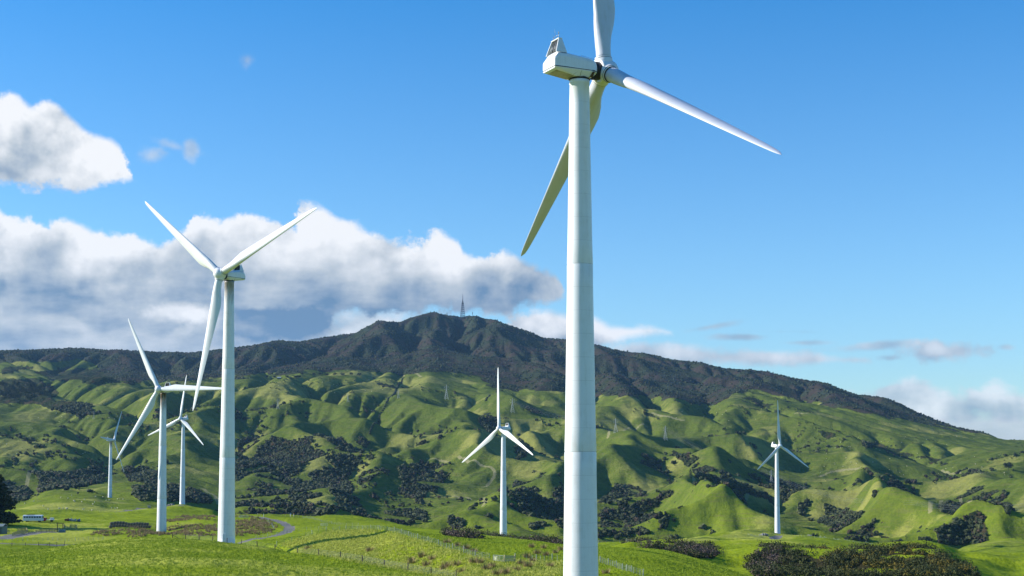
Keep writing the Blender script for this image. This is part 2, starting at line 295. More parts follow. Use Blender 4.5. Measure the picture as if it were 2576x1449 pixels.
# spurs and gullies: height, width, crest line as (X, Y) sight points on the far hills
SPURS = [
 # mountain
 (95,250,[(1012,822),(1000,850),(985,880),(970,905)]), (105,250,[(1098,800),(1098,830),(1085,860),(1080,892)]),
 (90,230,[(1240,814),(1225,845),(1215,880),(1235,912)]), (80,230,[(880,846),(880,870),(900,892)]),
 (80,260,[(790,860),(770,880),(735,905),(700,925)]), (60,220,[(640,876),(620,895),(600,925)]), (50,200,[(480,892),(470,910),(480,935)]),
 (70,220,[(1400,864),(1380,890),(1350,925),(1320,955)]), (70,220,[(1540,885),(1560,915),(1550,960)]),
 (60,200,[(1650,905),(1690,935),(1690,970)]), (70,200,[(1800,928),(1840,960),(1850,990)]), (60,200,[(1932,944),(1990,975),(2010,1000)]),
 (60,180,[(2076,968),(2120,1000),(2130,1020)]), (50,180,[(2200,1003),(2240,1025),(2260,1045)]), (60,200,[(300,884),(330,905),(300,925)]),
 (-60,180,[(1050,850),(1040,880),(1030,910)]), (-70,200,[(1150,850),(1165,885),(1190,925)]), (-55,190,[(830,870),(820,900),(800,925)]),
 # green country, left
 (45,170,[(0,1020),(100,1045),(220,1075),(330,1100)]), (40,130,[(60,1085),(160,1100),(250,1125)]), (36,120,[(20,1165),(90,1160),(150,1180)]),
 (40,130,[(300,1150),(380,1165),(450,1180)]), (45,140,[(250,1065),(340,1040),(460,1030)]), (40,130,[(400,1095),(480,1060),(560,1045)]),
 (-40,120,[(140,1010),(240,1040),(330,1062)]), (-35,110,[(330,1095),(400,1075),(460,1062)]),
 (42,140,[(470,1120),(560,1095),(640,1085)]), (40,110,[(640,1090),(720,1060),(800,1050)]),
 # centre
 (36,110,[(650,1030),(760,1010),(860,1020)]), (36,110,[(700,1075),(790,1045),(880,1055)]), (38,110,[(860,1085),(900,1060),(960,1070)]),
 (55,140,[(919,1094),(935,1125),(910,1160),(870,1203)]), (50,120,[(1010,1125),(1000,1160),(960,1178),(894,1221)]),
 (60,150,[(1081,1150),(1040,1185),(975,1236),(926,1285)]), (60,150,[(1256,1165),(1200,1205),(1141,1236),(1044,1273),(981,1300)]),
 (-55,120,[(790,1110),(845,1165),(880,1225)]), (-50,130,[(1085,1190),(1075,1230),(1030,1270)]),
 (60,110,[(672,1100),(700,1130),(760,1165),(830,1222),(885,1272)]), (-60,120,[(625,1110),(655,1190),(700,1275)]), (40,100,[(600,1215),(660,1240),(730,1285)]), (35,80,[(760,1085),(770,1120),(790,1150)]), (30,80,[(840,1090),(850,1120),(840,1150)]),
 (50,130,[(1110,1075),(1180,1085),(1240,1110)]), (-60,130,[(1150,1040),(1195,1065),(1240,1075)]), (-60,120,[(1280,1120),(1320,1160),(1400,1200)]),
 (55,130,[(1290,1060),(1340,1075),(1400,1090)]), (55,120,[(1420,1095),(1370,1130),(1340,1165)]), (50,120,[(1430,1155),(1390,1175),(1350,1190)]),
 (40,120,[(1100,1015),(1180,1025),(1240,1030)]),
 # right of the main tower
 (60,170,[(1420,1030),(1500,1060),(1600,1085),(1680,1092)]), (55,150,[(1520,1100),(1590,1125),(1640,1165)]), (-70,170,[(1700,1110),(1790,1160),(1900,1205)]),
 (46,170,[(1520,1215),(1610,1205),(1700,1199),(1800,1222),(1870,1240),(1950,1262)]), (36,90,[(1745,1225),(1690,1255),(1630,1285),(1570,1325)]),
 (34,90,[(1870,1245),(1800,1285),(1740,1315),(1690,1340)]), (32,90,[(1960,1275),(1900,1310),(1850,1330)]), (-45,110,[(1560,1240),(1620,1240),(1560,1290)]),
 (50,140,[(1560,1010),(1660,1020),(1780,1045)]), (60,150,[(1680,1065),(1780,1060),(1900,1085),(1960,1110)]), (50,150,[(1760,1095),(1850,1110),(1900,1150)]),
 (60,150,[(2050,1185),(2140,1163),(2210,1185),(2290,1220)]), (45,100,[(2170,1180),(2190,1215),(2170,1250)]), (45,100,[(2240,1205),(2240,1240),(2230,1265)]),
 (45,110,[(2060,1195),(2090,1230),(2110,1255)]), (-60,140,[(1990,1200),(2060,1280),(2200,1310)]), (-50,120,[(2330,1225),(2280,1265),(2220,1280)]),
 (70,140,[(2507,1203),(2444,1207),(2357,1231),(2257,1271),(2207,1294)]), (55,110,[(2460,1245),(2407,1256),(2344,1286),(2307,1303),(2242,1328)]),
 (50,160,[(2100,1060),(2180,1080),(2260,1110)]), (45,140,[(1980,1035),(2060,1060),(2120,1080)]), (55,170,[(2000,1100),(2130,1120),(2200,1150)]), (50,150,[(2280,1170),(2360,1160),(2450,1185)]),
 (-45,130,[(2150,1130),(2260,1165),(2400,1200)]), (50,130,[(2530,1255),(2480,1290),(2440,1330)]), (40,110,[(2576,1300),(2500,1325),(2430,1370)]), (60,150,[(2600,1260),(2660,1290),(2640,1330)]),
]
def _locate(X, Y, h):
    """distance at which the far country, raised by h, is seen at (X,Y)"""
    a = math.atan2((X-1288)/F, 1.0)
    rs = np.linspace(1500, 5600, 900)
    zb = base_z(np.full(rs.shape, a), np.log(rs))+h
    u = (zb*1.0)/rs
    t = -(Y-1130)/F
    # sight tangent rises with distance on these slopes; first crossing
    k = np.nonzero(u >= t)[0]
    r = rs[k[0]] if len(k) else 5500.0
    r = min(r, 5500.0)
    return r*math.sin(a), r*math.cos(a)
SEG = []
for h, w, pts in SPURS:
    P = [_locate(X, Y, h*(.75 if h > 0 else .4)) for X, Y in pts]
    SEG.append((h, w, np.array(P)))
def spur_z(x, y):
    t = np.zeros_like(x)
    for h, w, P in SEG:
        lo = P.min(0)-w*1.6; hi = P.max(0)+w*1.6
        m = np.nonzero((x > lo[0]) & (x < hi[0]) & (y > lo[1]) & (y < hi[1]))[0]
        if not len(m): continue
        px, py = x[m], y[m]; best = np.full(len(m), 1e9); bs = np.zeros(len(m)); L = 0
        Lt = np.hypot(*np.diff(P, axis=0).T).sum()
        for a, b in zip(P[:-1], P[1:]):
            d = b-a; l = max(np.hypot(*d), 1.0)
            s = np.clip(((px-a[0])*d[0]+(py-a[1])*d[1])/l**2, 0, 1)
            q = np.hypot(px-a[0]-s*d[0], py-a[1]-s*d[1])
            k = q < best; best[k] = q[k]; bs[k] = (L+s*l)[k]; L += l
        q = best/w
        prof = np.exp(-(q**1.75)*1.9)
        fade = .55+.45*np.sin(np.pi*np.clip(bs/Lt*.8+.15, 0, 1))
        t[m] += h*prof*fade
    return t

_SKYR = _R[len(NEAR)+7]
# ---------------------------------------------------------------- water has cut the far hills: stream-power erosion on a grid
EC = 8.0; EX0, EX1, EY0, EY1 = -2480.0, 2480.0, 1180.0, 5980.0
def boxblur(A, k):
    for ax in (0, 1):
        P = np.concatenate([np.repeat(np.take(A, [0], ax), k+1, ax), A, np.repeat(np.take(A, [-1], ax), k, ax)], ax)
        C = np.cumsum(P, ax); n = A.shape[ax]
        A = (np.take(C, np.arange(2*k+1, 2*k+1+n), ax)-np.take(C, np.arange(0, n), ax))/(2*k+1)
    return A
def blur3(A, k): return boxblur(boxblur(boxblur(A, k), k), k)
def erode():
    xs = np.arange(EX0, EX1, EC); ys = np.arange(EY0, EY1, EC); Xg, Yg = np.meshgrid(xs, ys)
    ny, nx = Xg.shape; x = Xg.ravel(); y = Yg.ravel(); r = np.hypot(x, y); az = np.clip(np.arctan2(x, y), AZG[0], AZG[-1])
    B = base_z(az, np.log(r)); S = spur_z(x, y)*(1.25+.35*sstep(2450, 2000, r)+.35*sstep(.5*D2R, 4*D2R, az)*sstep(3100, 2700, r))
    z = (B+S).reshape(ny, nx); B = B.reshape(ny, nx); ref = B+.0
    def lowpass(A): return np.where(KBIG > .5, blur3(A, 22), blur3(A, 13))
    KB = sstep(3300, 4000, r).reshape(ny, nx); KBIG = KB
    KR = .75*(sstep(.5*D2R, 4*D2R, az)*sstep(1350, 1700, r)).reshape(ny, nx); KL = np.maximum(KB, KR)
    def lp(A): return blur3(A, 13)*(1-KL)+blur3(A, 24)*KL
    L0 = lp(B)
    z += L0-lp(z)
    z += (fbm(Xg/60, Yg/60, 4, 7)-.5)*6+(fbm(Xg/260, Yg/260, 3, 9)-.5)*22*(1-.7*KB)*(1-.5*sstep(2700, 3100, r).reshape(ny, nx)*(1-KB))
    n = ny*nx; idx = np.arange(n).reshape(ny, nx)
    offs = [(-1, -1), (-1, 0), (-1, 1), (0, -1), (0, 1), (1, -1), (1, 0), (1, 1)]
    for it in range(EIT):
        best = np.zeros((ny, nx)); rec = idx.copy(); dist = np.ones((ny, nx))
        zp = np.pad(z, 1, constant_values=1e9)
        for dy_, dx_ in offs:
            d = math.hypot(dy_, dx_); s = (z-zp[1+dy_:1+dy_+ny, 1+dx_:1+dx_+nx])/(d*EC)
            m = s > best; best = np.where(m, s, best); rec = np.where(m, idx+dy_*nx+dx_, rec); dist = np.where(m, d, dist)
        order = np.argsort(z.ravel(), kind='stable').tolist(); R = rec.ravel().tolist(); A = [1.0]*n
        for i in reversed(order):
            j = R[i]
            if j != i: A[j] += A[i]
        Aa = np.array(A)
        Fk = (EK*(1-.38*(sstep(2600, 3000, r)*sstep(3900, 3500, r)))*(1-.22*KB.ravel())*Aa**.45/dist.ravel()).tolist(); zl = z.ravel().tolist()
        for i in order:
            j = R[i]
            if j != i:
                f = Fk[i]; zj = zl[j]
                if zl[i] > zj: zl[i] = (zl[i]+f*zj)/(1+f)
        z = np.array(zl).reshape(ny, nx)
        for _ in range(EDN):
            zp = np.pad(z, 1, mode='edge'); z = z+ED*(zp[:-2, 1:-1]+zp[2:, 1:-1]+zp[1:-1, :-2]+zp[1:-1, 2:]-4*z)
        z = z+(L0-lp(z))*1.0
    sky = 1-.95*sstep(.90, .985, r/np.interp(az, AZG, _SKYR)).reshape(ny, nx)
    fade = (sky*sstep(1215, 1380, r).reshape(ny, nx)*(1-sstep(-10.6*D2R, -11.6*D2R, az)*sstep(1950, 1720, r)).reshape(ny, nx)*sstep(EX1, EX1-150, np.abs(Xg))*sstep(EY1, EY1-150, Yg))
    return B+(z-B)*fade, np.log(Aa.reshape(ny, nx)), fade
EIT = 40; EK = .10; ED = .072; EDN = 1

ZE, AE, _f = erode()
AE = blur3(AE, 1)
def _cub(t): return ((-.5*t+1)*t-.5)*t, (1.5*t-2.5)*t*t+1, ((-1.5*t+2)*t+.5)*t, (.5*t-.5)*t*t
def esample(x, y, Q=None):
    Q = ZE if Q is None else Q
    u = np.clip((x-EX0)/EC, 1, Q.shape[1]-3); v = np.clip((y-EY0)/EC, 1, Q.shape[0]-3)
    i = u.astype(int); j = v.astype(int); wx = _cub(u-i); wy = _cub(v-j); t = 0
    for b in range(4):
        row = 0
        for a in range(4): row = row+wx[a]*Q[j+b-1, i+a-1]
        t = t+wy[b]*row
    return t

def terrain(x, y, detail=True):
    x = np.asarray(x, float); y = np.asarray(y, float)
    r = np.maximum(np.hypot(x, y), 1.0); az = np.arctan2(x, y)
    # behind the camera the hill simply goes on
    inv = np.abs(az) > 29*D2R
    aze = np.clip(az, AZG[0], AZG[-1])
    z = base_z(aze, np.log(r))
    edge = sstep(1.0, 1.9, np.abs(az))
    z = z*(1-edge*.6)+edge*.6*(-np.minimum(r*.05, 60.0)-1.0)
    if detail:
        ins = (x > EX0+20) & (x < EX1-20) & (y > EY0+20) & (y < EY1-20)
        sel = np.nonzero(ins)[0]
        if len(sel):
            far = sstep(1250, 1500, r[sel])
            z[sel] = esample(x[sel], y[sel])+far*((fbm(x[sel]/16, y[sel]/16, 3, 71)-.5)*2.2+(fbm(x[sel]/45, y[sel]/45, 4, 73)-.5)*4.2)
        nearm = np.nonzero((r <= 1700) & (r > 60))[0]
        xn, yn, rn = x[nearm], y[nearm], r[nearm]
        amp = sstep(60, 200, rn)*(1-sstep(1250, 1700, rn))
        k2 = sstep(420, 900, rn)
        lump = sstep(2.5*D2R, 5*D2R, az[nearm])*sstep(430, 500, rn)*sstep(760, 640, rn)
        z[nearm] += amp*((fbm(xn/38, yn/38, 3, 87)-.5)*9*lump+(fbm(xn/60, yn/60, 3, 81)-.5)*(1.6+5*k2)+(fbm(xn/24, yn/24, 3, 85)-.5)*1.3+(fbm(xn/11, yn/11, 3, 83)-.5)*(.45+1.2*k2))
    return z

def Hs(x, y): return float(terrain(np.array([x]), np.array([y]))[0])
def hit(X, Y, r0, r1, n=500):
    """walk along the sight line until it meets the ground: where a thing seen at X,Y stands"""
    rs = np.linspace(r0, r1, n)
    z1, a = zat(X, Y, 1.0)
    zz = terrain(rs*math.sin(a), rs*math.cos(a))
    k = np.nonzero(zz >= z1*rs)[0]
    r = rs[k[0]] if len(k) else rs[np.argmin(np.abs(zz-z1*rs))]
    x, y = r*math.sin(a), r*math.cos(a)
    return x, y, Hs(x, y)

# ---------------------------------------------------------------- ground sheet
a_in = np.linspace(-23, 23, 1260)
a_out = 23+np.cumsum(np.linspace(.3, 5, 59)); a_out = 23+(a_out-23)*(157/(a_out[-1]-23))
AZ = np.concatenate([-a_out[::-1], a_in, a_out])*D2R
def geo(a, b, n): return np.exp(np.linspace(math.log(a), math.log(b), n, endpoint=False))
RR = np.concatenate([geo(1.5, 150, 46), geo(150, 450, 330), geo(450, 1250, 280), geo(1250, 1900, 260), geo(1900, 3600, 470), geo(3600, 5650, 300), geo(5650, 12000, 22)])
na, nr = len(AZ), len(RR)
A2, R2 = np.meshgrid(AZ, RR, indexing='ij')
GX = (np.sin(A2)*R2).ravel(); GY = (np.cos(A2)*R2).ravel()
GZ = terrain(GX, GY)
GR = R2.ravel()
with np.errstate(divide='ignore', invalid='ignore'):
    dd = np.where(GY*CP+GZ*SP > 1, GY*CP+GZ*SP, 1e9)
    PX = 1288+F*GX/dd; PY = 724.5-F*(-GY*SP+GZ*CP)/dd+SH
Z2 = GZ.reshape(na, nr)

# cover of the ground, laid out where it grows
def poly_mask(pts, soft=6.0, wob=10.0):
    P = np.array(pts, float)
    m = (PX > P[:, 0].min()-30) & (PX < P[:, 0].max()+30) & (PY > P[:, 1].min()-30) & (PY < P[:, 1].max()+30)
    idx = np.nonzero(m)[0]; out = np.zeros(PX.shape)
    if not len(idx): return out
    x = PX[idx]+(fbm(GX[idx]/45, GY[idx]/45, 3, 91)-.5)*wob*3; y = PY[idx]+(fbm(GX[idx]/45, GY[idx]/45, 3, 97)-.5)*wob*2
    ins = np.zeros(len(idx), bool); dist = np.full(len(idx), 1e9)
    for a, b in zip(P, np.roll(P, -1, 0)):
        c = ((a[1] > y) != (b[1] > y)) & (x < (b[0]-a[0])*(y-a[1])/(b[1]-a[1]+1e-9)+a[0]); ins ^= c
        d = b-a; l2 = (d**2).sum()+1e-9
        s = np.clip(((x-a[0])*d[0]+(y-a[1])*d[1])/l2, 0, 1)
        dist = np.minimum(dist, np.hypot(x-a[0]-s*d[0], y-a[1]-s*d[1]))
    sd = np.where(ins, dist, -dist)
    out[idx] = np.clip(.5+sd/(2*soft), 0, 1)
    return out
BND = np.array([(-700,915),(-50,915),(0,915),(60,914),(130,918),(200,912),(235,925),(262,945),(300,968),(400,964),(560,958),(650,950),(760,944),(880,940),(1000,947),(1040,947),(1080,940),(1130,942),(1200,955),(1240,975),(1300,992),(1325,984),(1412,996),(1504,1003),(1536,1001),(1598,1004),(1685,1010),(1760,1019),(1810,1026),(1847,990),(1896,990),(1928,999),(1974,1005),(2031,1017),(2106,1030),(2205,1047),(2280,1063),(2380,1082),(2460,1093),(3300,1100)], float)
wob = (fbm(GX/70, GY/70, 4, 101)-.5)*26
forest = np.clip((np.interp(PX, BND[:, 0], BND[:, 1])-5-(PY+wob))/8+.5, 0, 1)*sstep(2900, 3300, GR)
forest = np.maximum(forest, sstep(5600, 5900, GR))
# concavity: gullies hold scrub
def lap(Z, k):
    W = Z.copy(); n = 0
    for di, dj in ((k, 0), (-k, 0), (0, k), (0, -k), (k, k), (-k, -k), (k, -k), (-k, k)):
        W = W+np.take(np.take(Z, np.clip(np.arange(na)+di, 0, na-1), 0), np.clip(np.arange(nr)+dj, 0, nr-1), 1); n += 1
    return W/(n+1)-Z
conc = np.zeros(GR.shape)
xs = GX; ys = GY
e = 22.0
selc = np.nonzero((GR > 1250) & (GR < 5600) & (np.abs(A2.ravel()) < 24*D2R))[0]
# use the grid itself: neighbours about 25 m away
Zs = Z2
col_step = max(1, int(round(25/(2600*(a_in[1]-a_in[0])*D2R))))
conc2 = (np.take(Zs, np.clip(np.arange(na)+col_step, 0, na-1), 0)+np.take(Zs, np.clip(np.arange(na)-col_step, 0, na-1), 0)-2*Zs)
row_step = 7
conc2 += (np.take(Zs, np.clip(np.arange(nr)+row_step, 0, nr-1), 1)+np.take(Zs, np.clip(np.arange(nr)-row_step, 0, nr-1), 1)-2*Zs)
conc = conc2.ravel()
drain = np.zeros(GR.shape); _in = np.nonzero((GX > EX0+20) & (GX < EX1-20) & (GY > EY0+20) & (GY < EY1-20))[0]; drain[_in] = esample(GX[_in], GY[_in], AE)
n1 = fbm(GX/130, GY/130, 4, 111); n2 = fbm(GX/28, GY/28, 4, 121); n3 = fbm(GX/9, GY/9, 3, 131)
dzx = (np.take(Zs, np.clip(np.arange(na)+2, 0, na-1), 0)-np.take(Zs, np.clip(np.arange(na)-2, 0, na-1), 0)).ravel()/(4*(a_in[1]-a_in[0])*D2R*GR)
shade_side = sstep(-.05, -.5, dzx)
low = sstep(1080, 1180, PY)
DARK = [ # scrub-filled gullies and bush faces
 [(95,1195),(160,1190),(250,1185),(262,1215),(175,1228),(100,1240)], [(305,1180),(400,1190),(390,1220),(330,1210)],
 [(335,1225),(450,1222),(450,1262),(350,1262)], [(465,1238),(500,1236),(530,1262),(470,1265)], [(0,1205),(70,1240),(60,1262),(20,1262)],
 [(588,1112),(650,1098),(760,1100),(880,1100),(935,1112),(900,1165),(868,1205),(895,1255),(930,1290),(965,1325),(880,1300),(740,1300),(590,1290)],
 [(1005,1175),(1060,1160),(1130,1175),(1110,1225),(1050,1265),(1010,1240)], [(890,1215),(960,1180),(975,1186),(905,1230)],
 [(965,1292),(1080,1280),(1075,1310),(1020,1325),(960,1325)], [(1110,1305),(1240,1290),(1240,1338),(1150,1335)],
 [(1290,1185),(1420,1190),(1420,1350),(1330,1330),(1290,1250)], [(1195,1055),(1240,1040),(1260,1065),(1230,1090)], [(1300,1095),(1340,1100),(1320,1150),(1295,1170)],
 [(1505,1260),(1560,1215),(1640,1250),(1670,1235),(1700,1240),(1620,1290),(1560,1310),(1505,1300)], [(1505,1280),(1560,1330),(1600,1350),(1505,1352)],
 [(1560,1300),(1700,1295),(1680,1330),(1620,1350),(1570,1340)], [(1690,1120),(1760,1150),(1860,1210),(1940,1260),(1900,1255),(1760,1200),(1700,1160)],
 [(1880,1195),(1990,1215),(2100,1275),(2230,1310),(2200,1340),(2290,1370),(2150,1350),(2000,1290),(1960,1260)],  # scrub cover here also carries the shade of the dark valley
 [(1990,1260),(2080,1300),(2180,1345),(2270,1372),(2150,1362),(2040,1320),(1985,1290)],
 [(2150,1215),(2230,1235),(2300,1245),(2230,1280),(2190,1250)], [(2350,1290),(2460,1220),(2530,1240),(2560,1300),(2480,1290),(2500,1370),(2320,1372),(2300,1330)],
 [(2050,1080),(2170,1110),(2320,1150),(2480,1190),(2460,1200),(2250,1150),(2080,1105)], [(1500,1003),(1600,1010),(1640,1035),(1700,1050),(1660,1062),(1560,1020)],
 [(1840,990),(1930,1010),(1980,1010),(1960,1045),(1890,1030)], [(1250,1010),(1330,1020),(1380,1045),(1300,1035)],
 [(0,955),(60,950),(110,958),(142,985),(130,1005),(230,1030),(200,1048),(90,1020),(0,1015)], [(0,925),(100,920),(40,935),(0,950)], [(80,938),(200,925),(330,940),(350,966),(150,962)], [(160,1010),(240,1020),(230,1045),(150,1030)], [(925,950),(985,965),(1003,985),(960,985)],
]
dark = np.zeros(GR.shape)
for P in DARK: dark = np.maximum(dark, poly_mask(P, soft=5, wob=9))
dark *= sstep(1200, 1300, GR)+(GR > 1000)*(PX < 560)*(PY < 1268)
scr = dark*.80+np.clip(conc*.05, -.3, .3)+np.clip((drain-4.3)*.26, -.25, .75)+(n1-.5)*1.7+(n2-.5)*1.3+low*.10+shade_side*(.46+.34*(PX > 1480)*sstep(2900, 2500, GR))-.34-.42*(1-dark)  # more scrub on slopes away from sun; extra at right stands in for shade
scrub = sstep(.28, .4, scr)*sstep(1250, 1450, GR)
lone = sstep(.745, .78, fbm(GX/7, GY/7, 2, 141))*sstep(.45, .6, n1+low*.12)*sstep(1300, 1500, GR)
scrub = np.maximum(scrub, lone*(n1 > .62))
scrub *= 1-sstep(.3, .6, poly_mask([(100,1258),(160,1245),(260,1248),(340,1262),(400,1275),(400,1292),(30,1292)], 4, 3))
bush = np.maximum(forest, scrub)
cw = worley(GX/6.5, GY/6.5, 3); cw2 = worley(GX/3.1, GY/3.1, 8)
crown = np.clip(1-cw*1.25, 0, 1)**.6*3.4+np.clip(1-cw2*1.2, 0, 1)*1.1
thin = 1-.8*sstep(4700, 5000, GR)
GZ = GZ+bush*crown*(1-.35*forest)*(1-.5*sstep(2600,1500,GR))*sstep(1100, 1300, GR)*np.where(GR > 4600, thin, 1)
# near scrub (lower right), rushes, gravel, dry grass
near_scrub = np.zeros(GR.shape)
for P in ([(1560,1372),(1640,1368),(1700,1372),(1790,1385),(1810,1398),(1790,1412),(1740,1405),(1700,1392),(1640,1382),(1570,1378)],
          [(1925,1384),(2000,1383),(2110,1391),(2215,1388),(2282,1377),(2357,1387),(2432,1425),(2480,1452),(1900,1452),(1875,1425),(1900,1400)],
          [(1120,1343),(1200,1349),(1290,1361),(1400,1369),(1420,1372),(1290,1371),(1180,1358),(1120,1348)]):  # last strip: scrubby bank behind the knoll, its shade put in as dark scrub
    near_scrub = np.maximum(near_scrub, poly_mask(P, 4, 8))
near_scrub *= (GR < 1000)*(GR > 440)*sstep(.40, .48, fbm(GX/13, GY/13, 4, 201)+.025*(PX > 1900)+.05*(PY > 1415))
rush = np.maximum(.55*poly_mask([(590,1296),(640,1298),(690,1315),(705,1330),(680,1345),(590,1352)], 5, 6), poly_mask([(250,1335),(400,1318),(560,1322),(560,1350),(300,1352),(220,1350)], 6, 8)*.5)
rush = np.maximum(rush, poly_mask([(410,1303),(540,1296),(545,1312),(420,1314)], 4, 6)*.6)*sstep(380, 440, GR)*(GR < 1000)*(.25+.75*sstep(.44, .56, fbm(GX/8, GY/8, 4, 191)))

def line_mask(P, w, r0, r1):
    """distance to a track whose course is given on the ground"""
    Q = np.array([hit(a, b, r0, r1)[:2] for a, b in P])
    # round the corners
    for _ in range(2):
        N = [Q[0]]
        for a, b in zip(Q[:-1], Q[1:]): N += [a*.75+b*.25, a*.25+b*.75]
        Q = np.array(N+[Q[-1]])
    lo = Q.min(0)-w*3; hi = Q.max(0)+w*3
    idx = np.nonzero((GX > lo[0]) & (GX < hi[0]) & (GY > lo[1]) & (GY < hi[1]))[0]
    out = np.zeros(GR.shape); best = np.full(len(idx), 1e9); x, y = GX[idx], GY[idx]
    for a, b in zip(Q[:-1], Q[1:]):
        d = b-a; l2 = (d**2).sum()+1e-9; s = np.clip(((x-a[0])*d[0]+(y-a[1])*d[1])/l2, 0, 1)
        best = np.minimum(best, np.hypot(x-a[0]-s*d[0], y-a[1]-s*d[1]))
    out[idx] = 1-sstep(w*.8, w*1.15, best+(vnoise(x/2, y/2, 5)-.5)*w*.3)
    return out
ROADS = [([(600,1368),(644,1356),(694,1347.5),(725,1337),(732,1328),(715,1316),(694,1309.5),(656,1302),(640,1300)], 2.4, 440, 900),
         ([(-30,1366),(0,1367),(60,1369),(110,1370),(165,1372),(200,1371)], 2.6, 420, 620),
         ([(0,1355),(30,1349),(60,1344),(95,1341),(130,1339)], 5.0, 480, 640),
         ([(300,1287),(340,1282),(370,1275),(400,1271),(456,1271)], 3.0, 900, 1300),
         ([(1935,1374),(1948,1368),(1952,1360),(1944,1352),(1960,1349)], 3.0, 700, 1160)]
gravel = np.zeros(GR.shape)
for P, w, r0, r1 in ROADS: gravel = np.maximum(gravel, line_mask(P, w, r0, r1))
TPOS = {4: (-269.8, 1157.6), 7: (209.6, 1113.7)}
for k, (tx, ty) in TPOS.items():
    gravel = np.maximum(gravel, 1-sstep(9, 15, np.hypot((GX-tx)*.45, GY-ty)+(n3-.5)*8))
track = np.zeros(GR.shape)
for P, r0, r1 in [([(1075,1156),(1130,1158),(1190,1162),(1235,1172),(1248,1195),(1228,1215),(1215,1225)], 1500, 2700), ([(1140,1248),(1190,1252),(1225,1262),(1215,1272)], 1400, 2200),
                  ([(2060,1200),(2080,1190),(2115,1180),(2160,1178)], 1500, 2700), ([(2340,1288),(2360,1262),(2400,1250),(2420,1255),(2440,1262)], 1400, 2300), ([(1745,1203),(1760,1212),(1800,1222),(1860,1238),(1935,1250)], 1450, 2400),
                  ([(1530,1100),(1560,1075),(1620,1068)], 2000, 3300), ([(2370,1184),(2420,1186),(2470,1190)], 1900, 3300), ([(90,1180),(70,1210),(40,1245)], 1500, 2300), ([(480,1225),(510,1228),(540,1245),(550,1270)], 1300, 1900), ([(1640,1040),(1680,1050),(1720,1060)], 2300, 3600), ([(2000,1040),(2030,1044),(2060,1042)], 2600, 3900), ([(1000,940),(1020,944),(1060,948)], 3000, 3800)]:
    track = np.maximum(track, line_mask(P, 2.6, r0, r1))
dry = np.clip(sstep(.45, .75, fbm(GX/90, GY/90, 4, 151))+.9*poly_mask([(900,945),(1010,950),(1080,940),(1180,958),(1000,985),(900,965)], 12, 12)+.7*poly_mask([(1120,1040),(1240,1080),(1420,1080),(1420,1180),(1290,1200),(1180,1140)], 25, 20)+.6*poly_mask([(640,950),(900,945),(960,990),(700,1000)], 15, 15)+.8*poly_mask([(700,1372),(769,1351),(900,1335),(1000,1345),(1050,1368),(900,1395),(760,1390)], 12, 10)*(GR < 450), 0, 1)
dry = np.maximum(dry, .9*poly_mask([(1790,1350),(1850,1334),(1940,1340),(2010,1347),(1990,1362),(1840,1362)], 6, 5)*(GR < 1400))
# near turf: tufts and hummocks as real relief
nm = np.nonzero((GR < 1300) & (GR > 100))[0]
xn, yn = GX[nm], GY[nm]
tuft = (fbm(xn/.9, yn/.9, 3, 161, .65)-.5)*.26+(np.clip(.55-worley(xn/1.7, yn/1.7, 9), 0, 1))*.3*sstep(.4, .7, fbm(xn/25, yn/25, 2, 171))
rg = rush[nm]*(1-gravel[nm])
tuft += rg*np.clip(.8-worley(xn/1.3, yn/1.3, 12), 0, 1)*.9
GZ[nm] += tuft*(1-gravel[nm])*sstep(100, 160, GR[nm])
GZ -= gravel*.08

def mesh_grid(name, X, Y, Z, na, nr, attrs, mat):
    me = bpy.data.meshes.new(name)
    co = np.empty((na*nr, 3), np.float32); co[:, 0] = X; co[:, 1] = Y; co[:, 2] = Z
    i, j = np.meshgrid(np.arange(na), np.arange(nr-1), indexing='ij')
    i2 = (i+1) % na
    q = np.stack([i*nr+j, i2*nr+j, i2*nr+j+1, i*nr+j+1], -1).reshape(-1, 4)[:, ::-1]
    me.vertices.add(len(co)); me.vertices.foreach_set('co', co.ravel())
    me.loops.add(q.size); me.loops.foreach_set('vertex_index', q.ravel().astype(np.int32))
    me.polygons.add(len(q)); me.polygons.foreach_set('loop_start', np.arange(0, q.size, 4, dtype=np.int32))
    me.polygons.foreach_set('loop_total', np.full(len(q), 4, np.int32))
    me.polygons.foreach_set('use_smooth', np.ones(len(q), bool))
    for k, v in attrs.items():
        a = me.attributes.new(k, 'FLOAT', 'POINT'); a.data.foreach_set('value', v.astype(np.float32))
    me.update(calc_edges=True)
    me.materials.append(mat)
    o = bpy.data.objects.new(name, me); COL.objects.link(o)
    return o
def attr(nt, name):
    nd = nt.new('ShaderNodeAttribute', attribute_name=name); return nd.outputs['Fac']
def new_mat(name):
    m = bpy.data.materials.new(name); m.use_nodes = True
    nt = NT(m.node_tree); b = nt.n['Principled BSDF']
    return m, nt, b
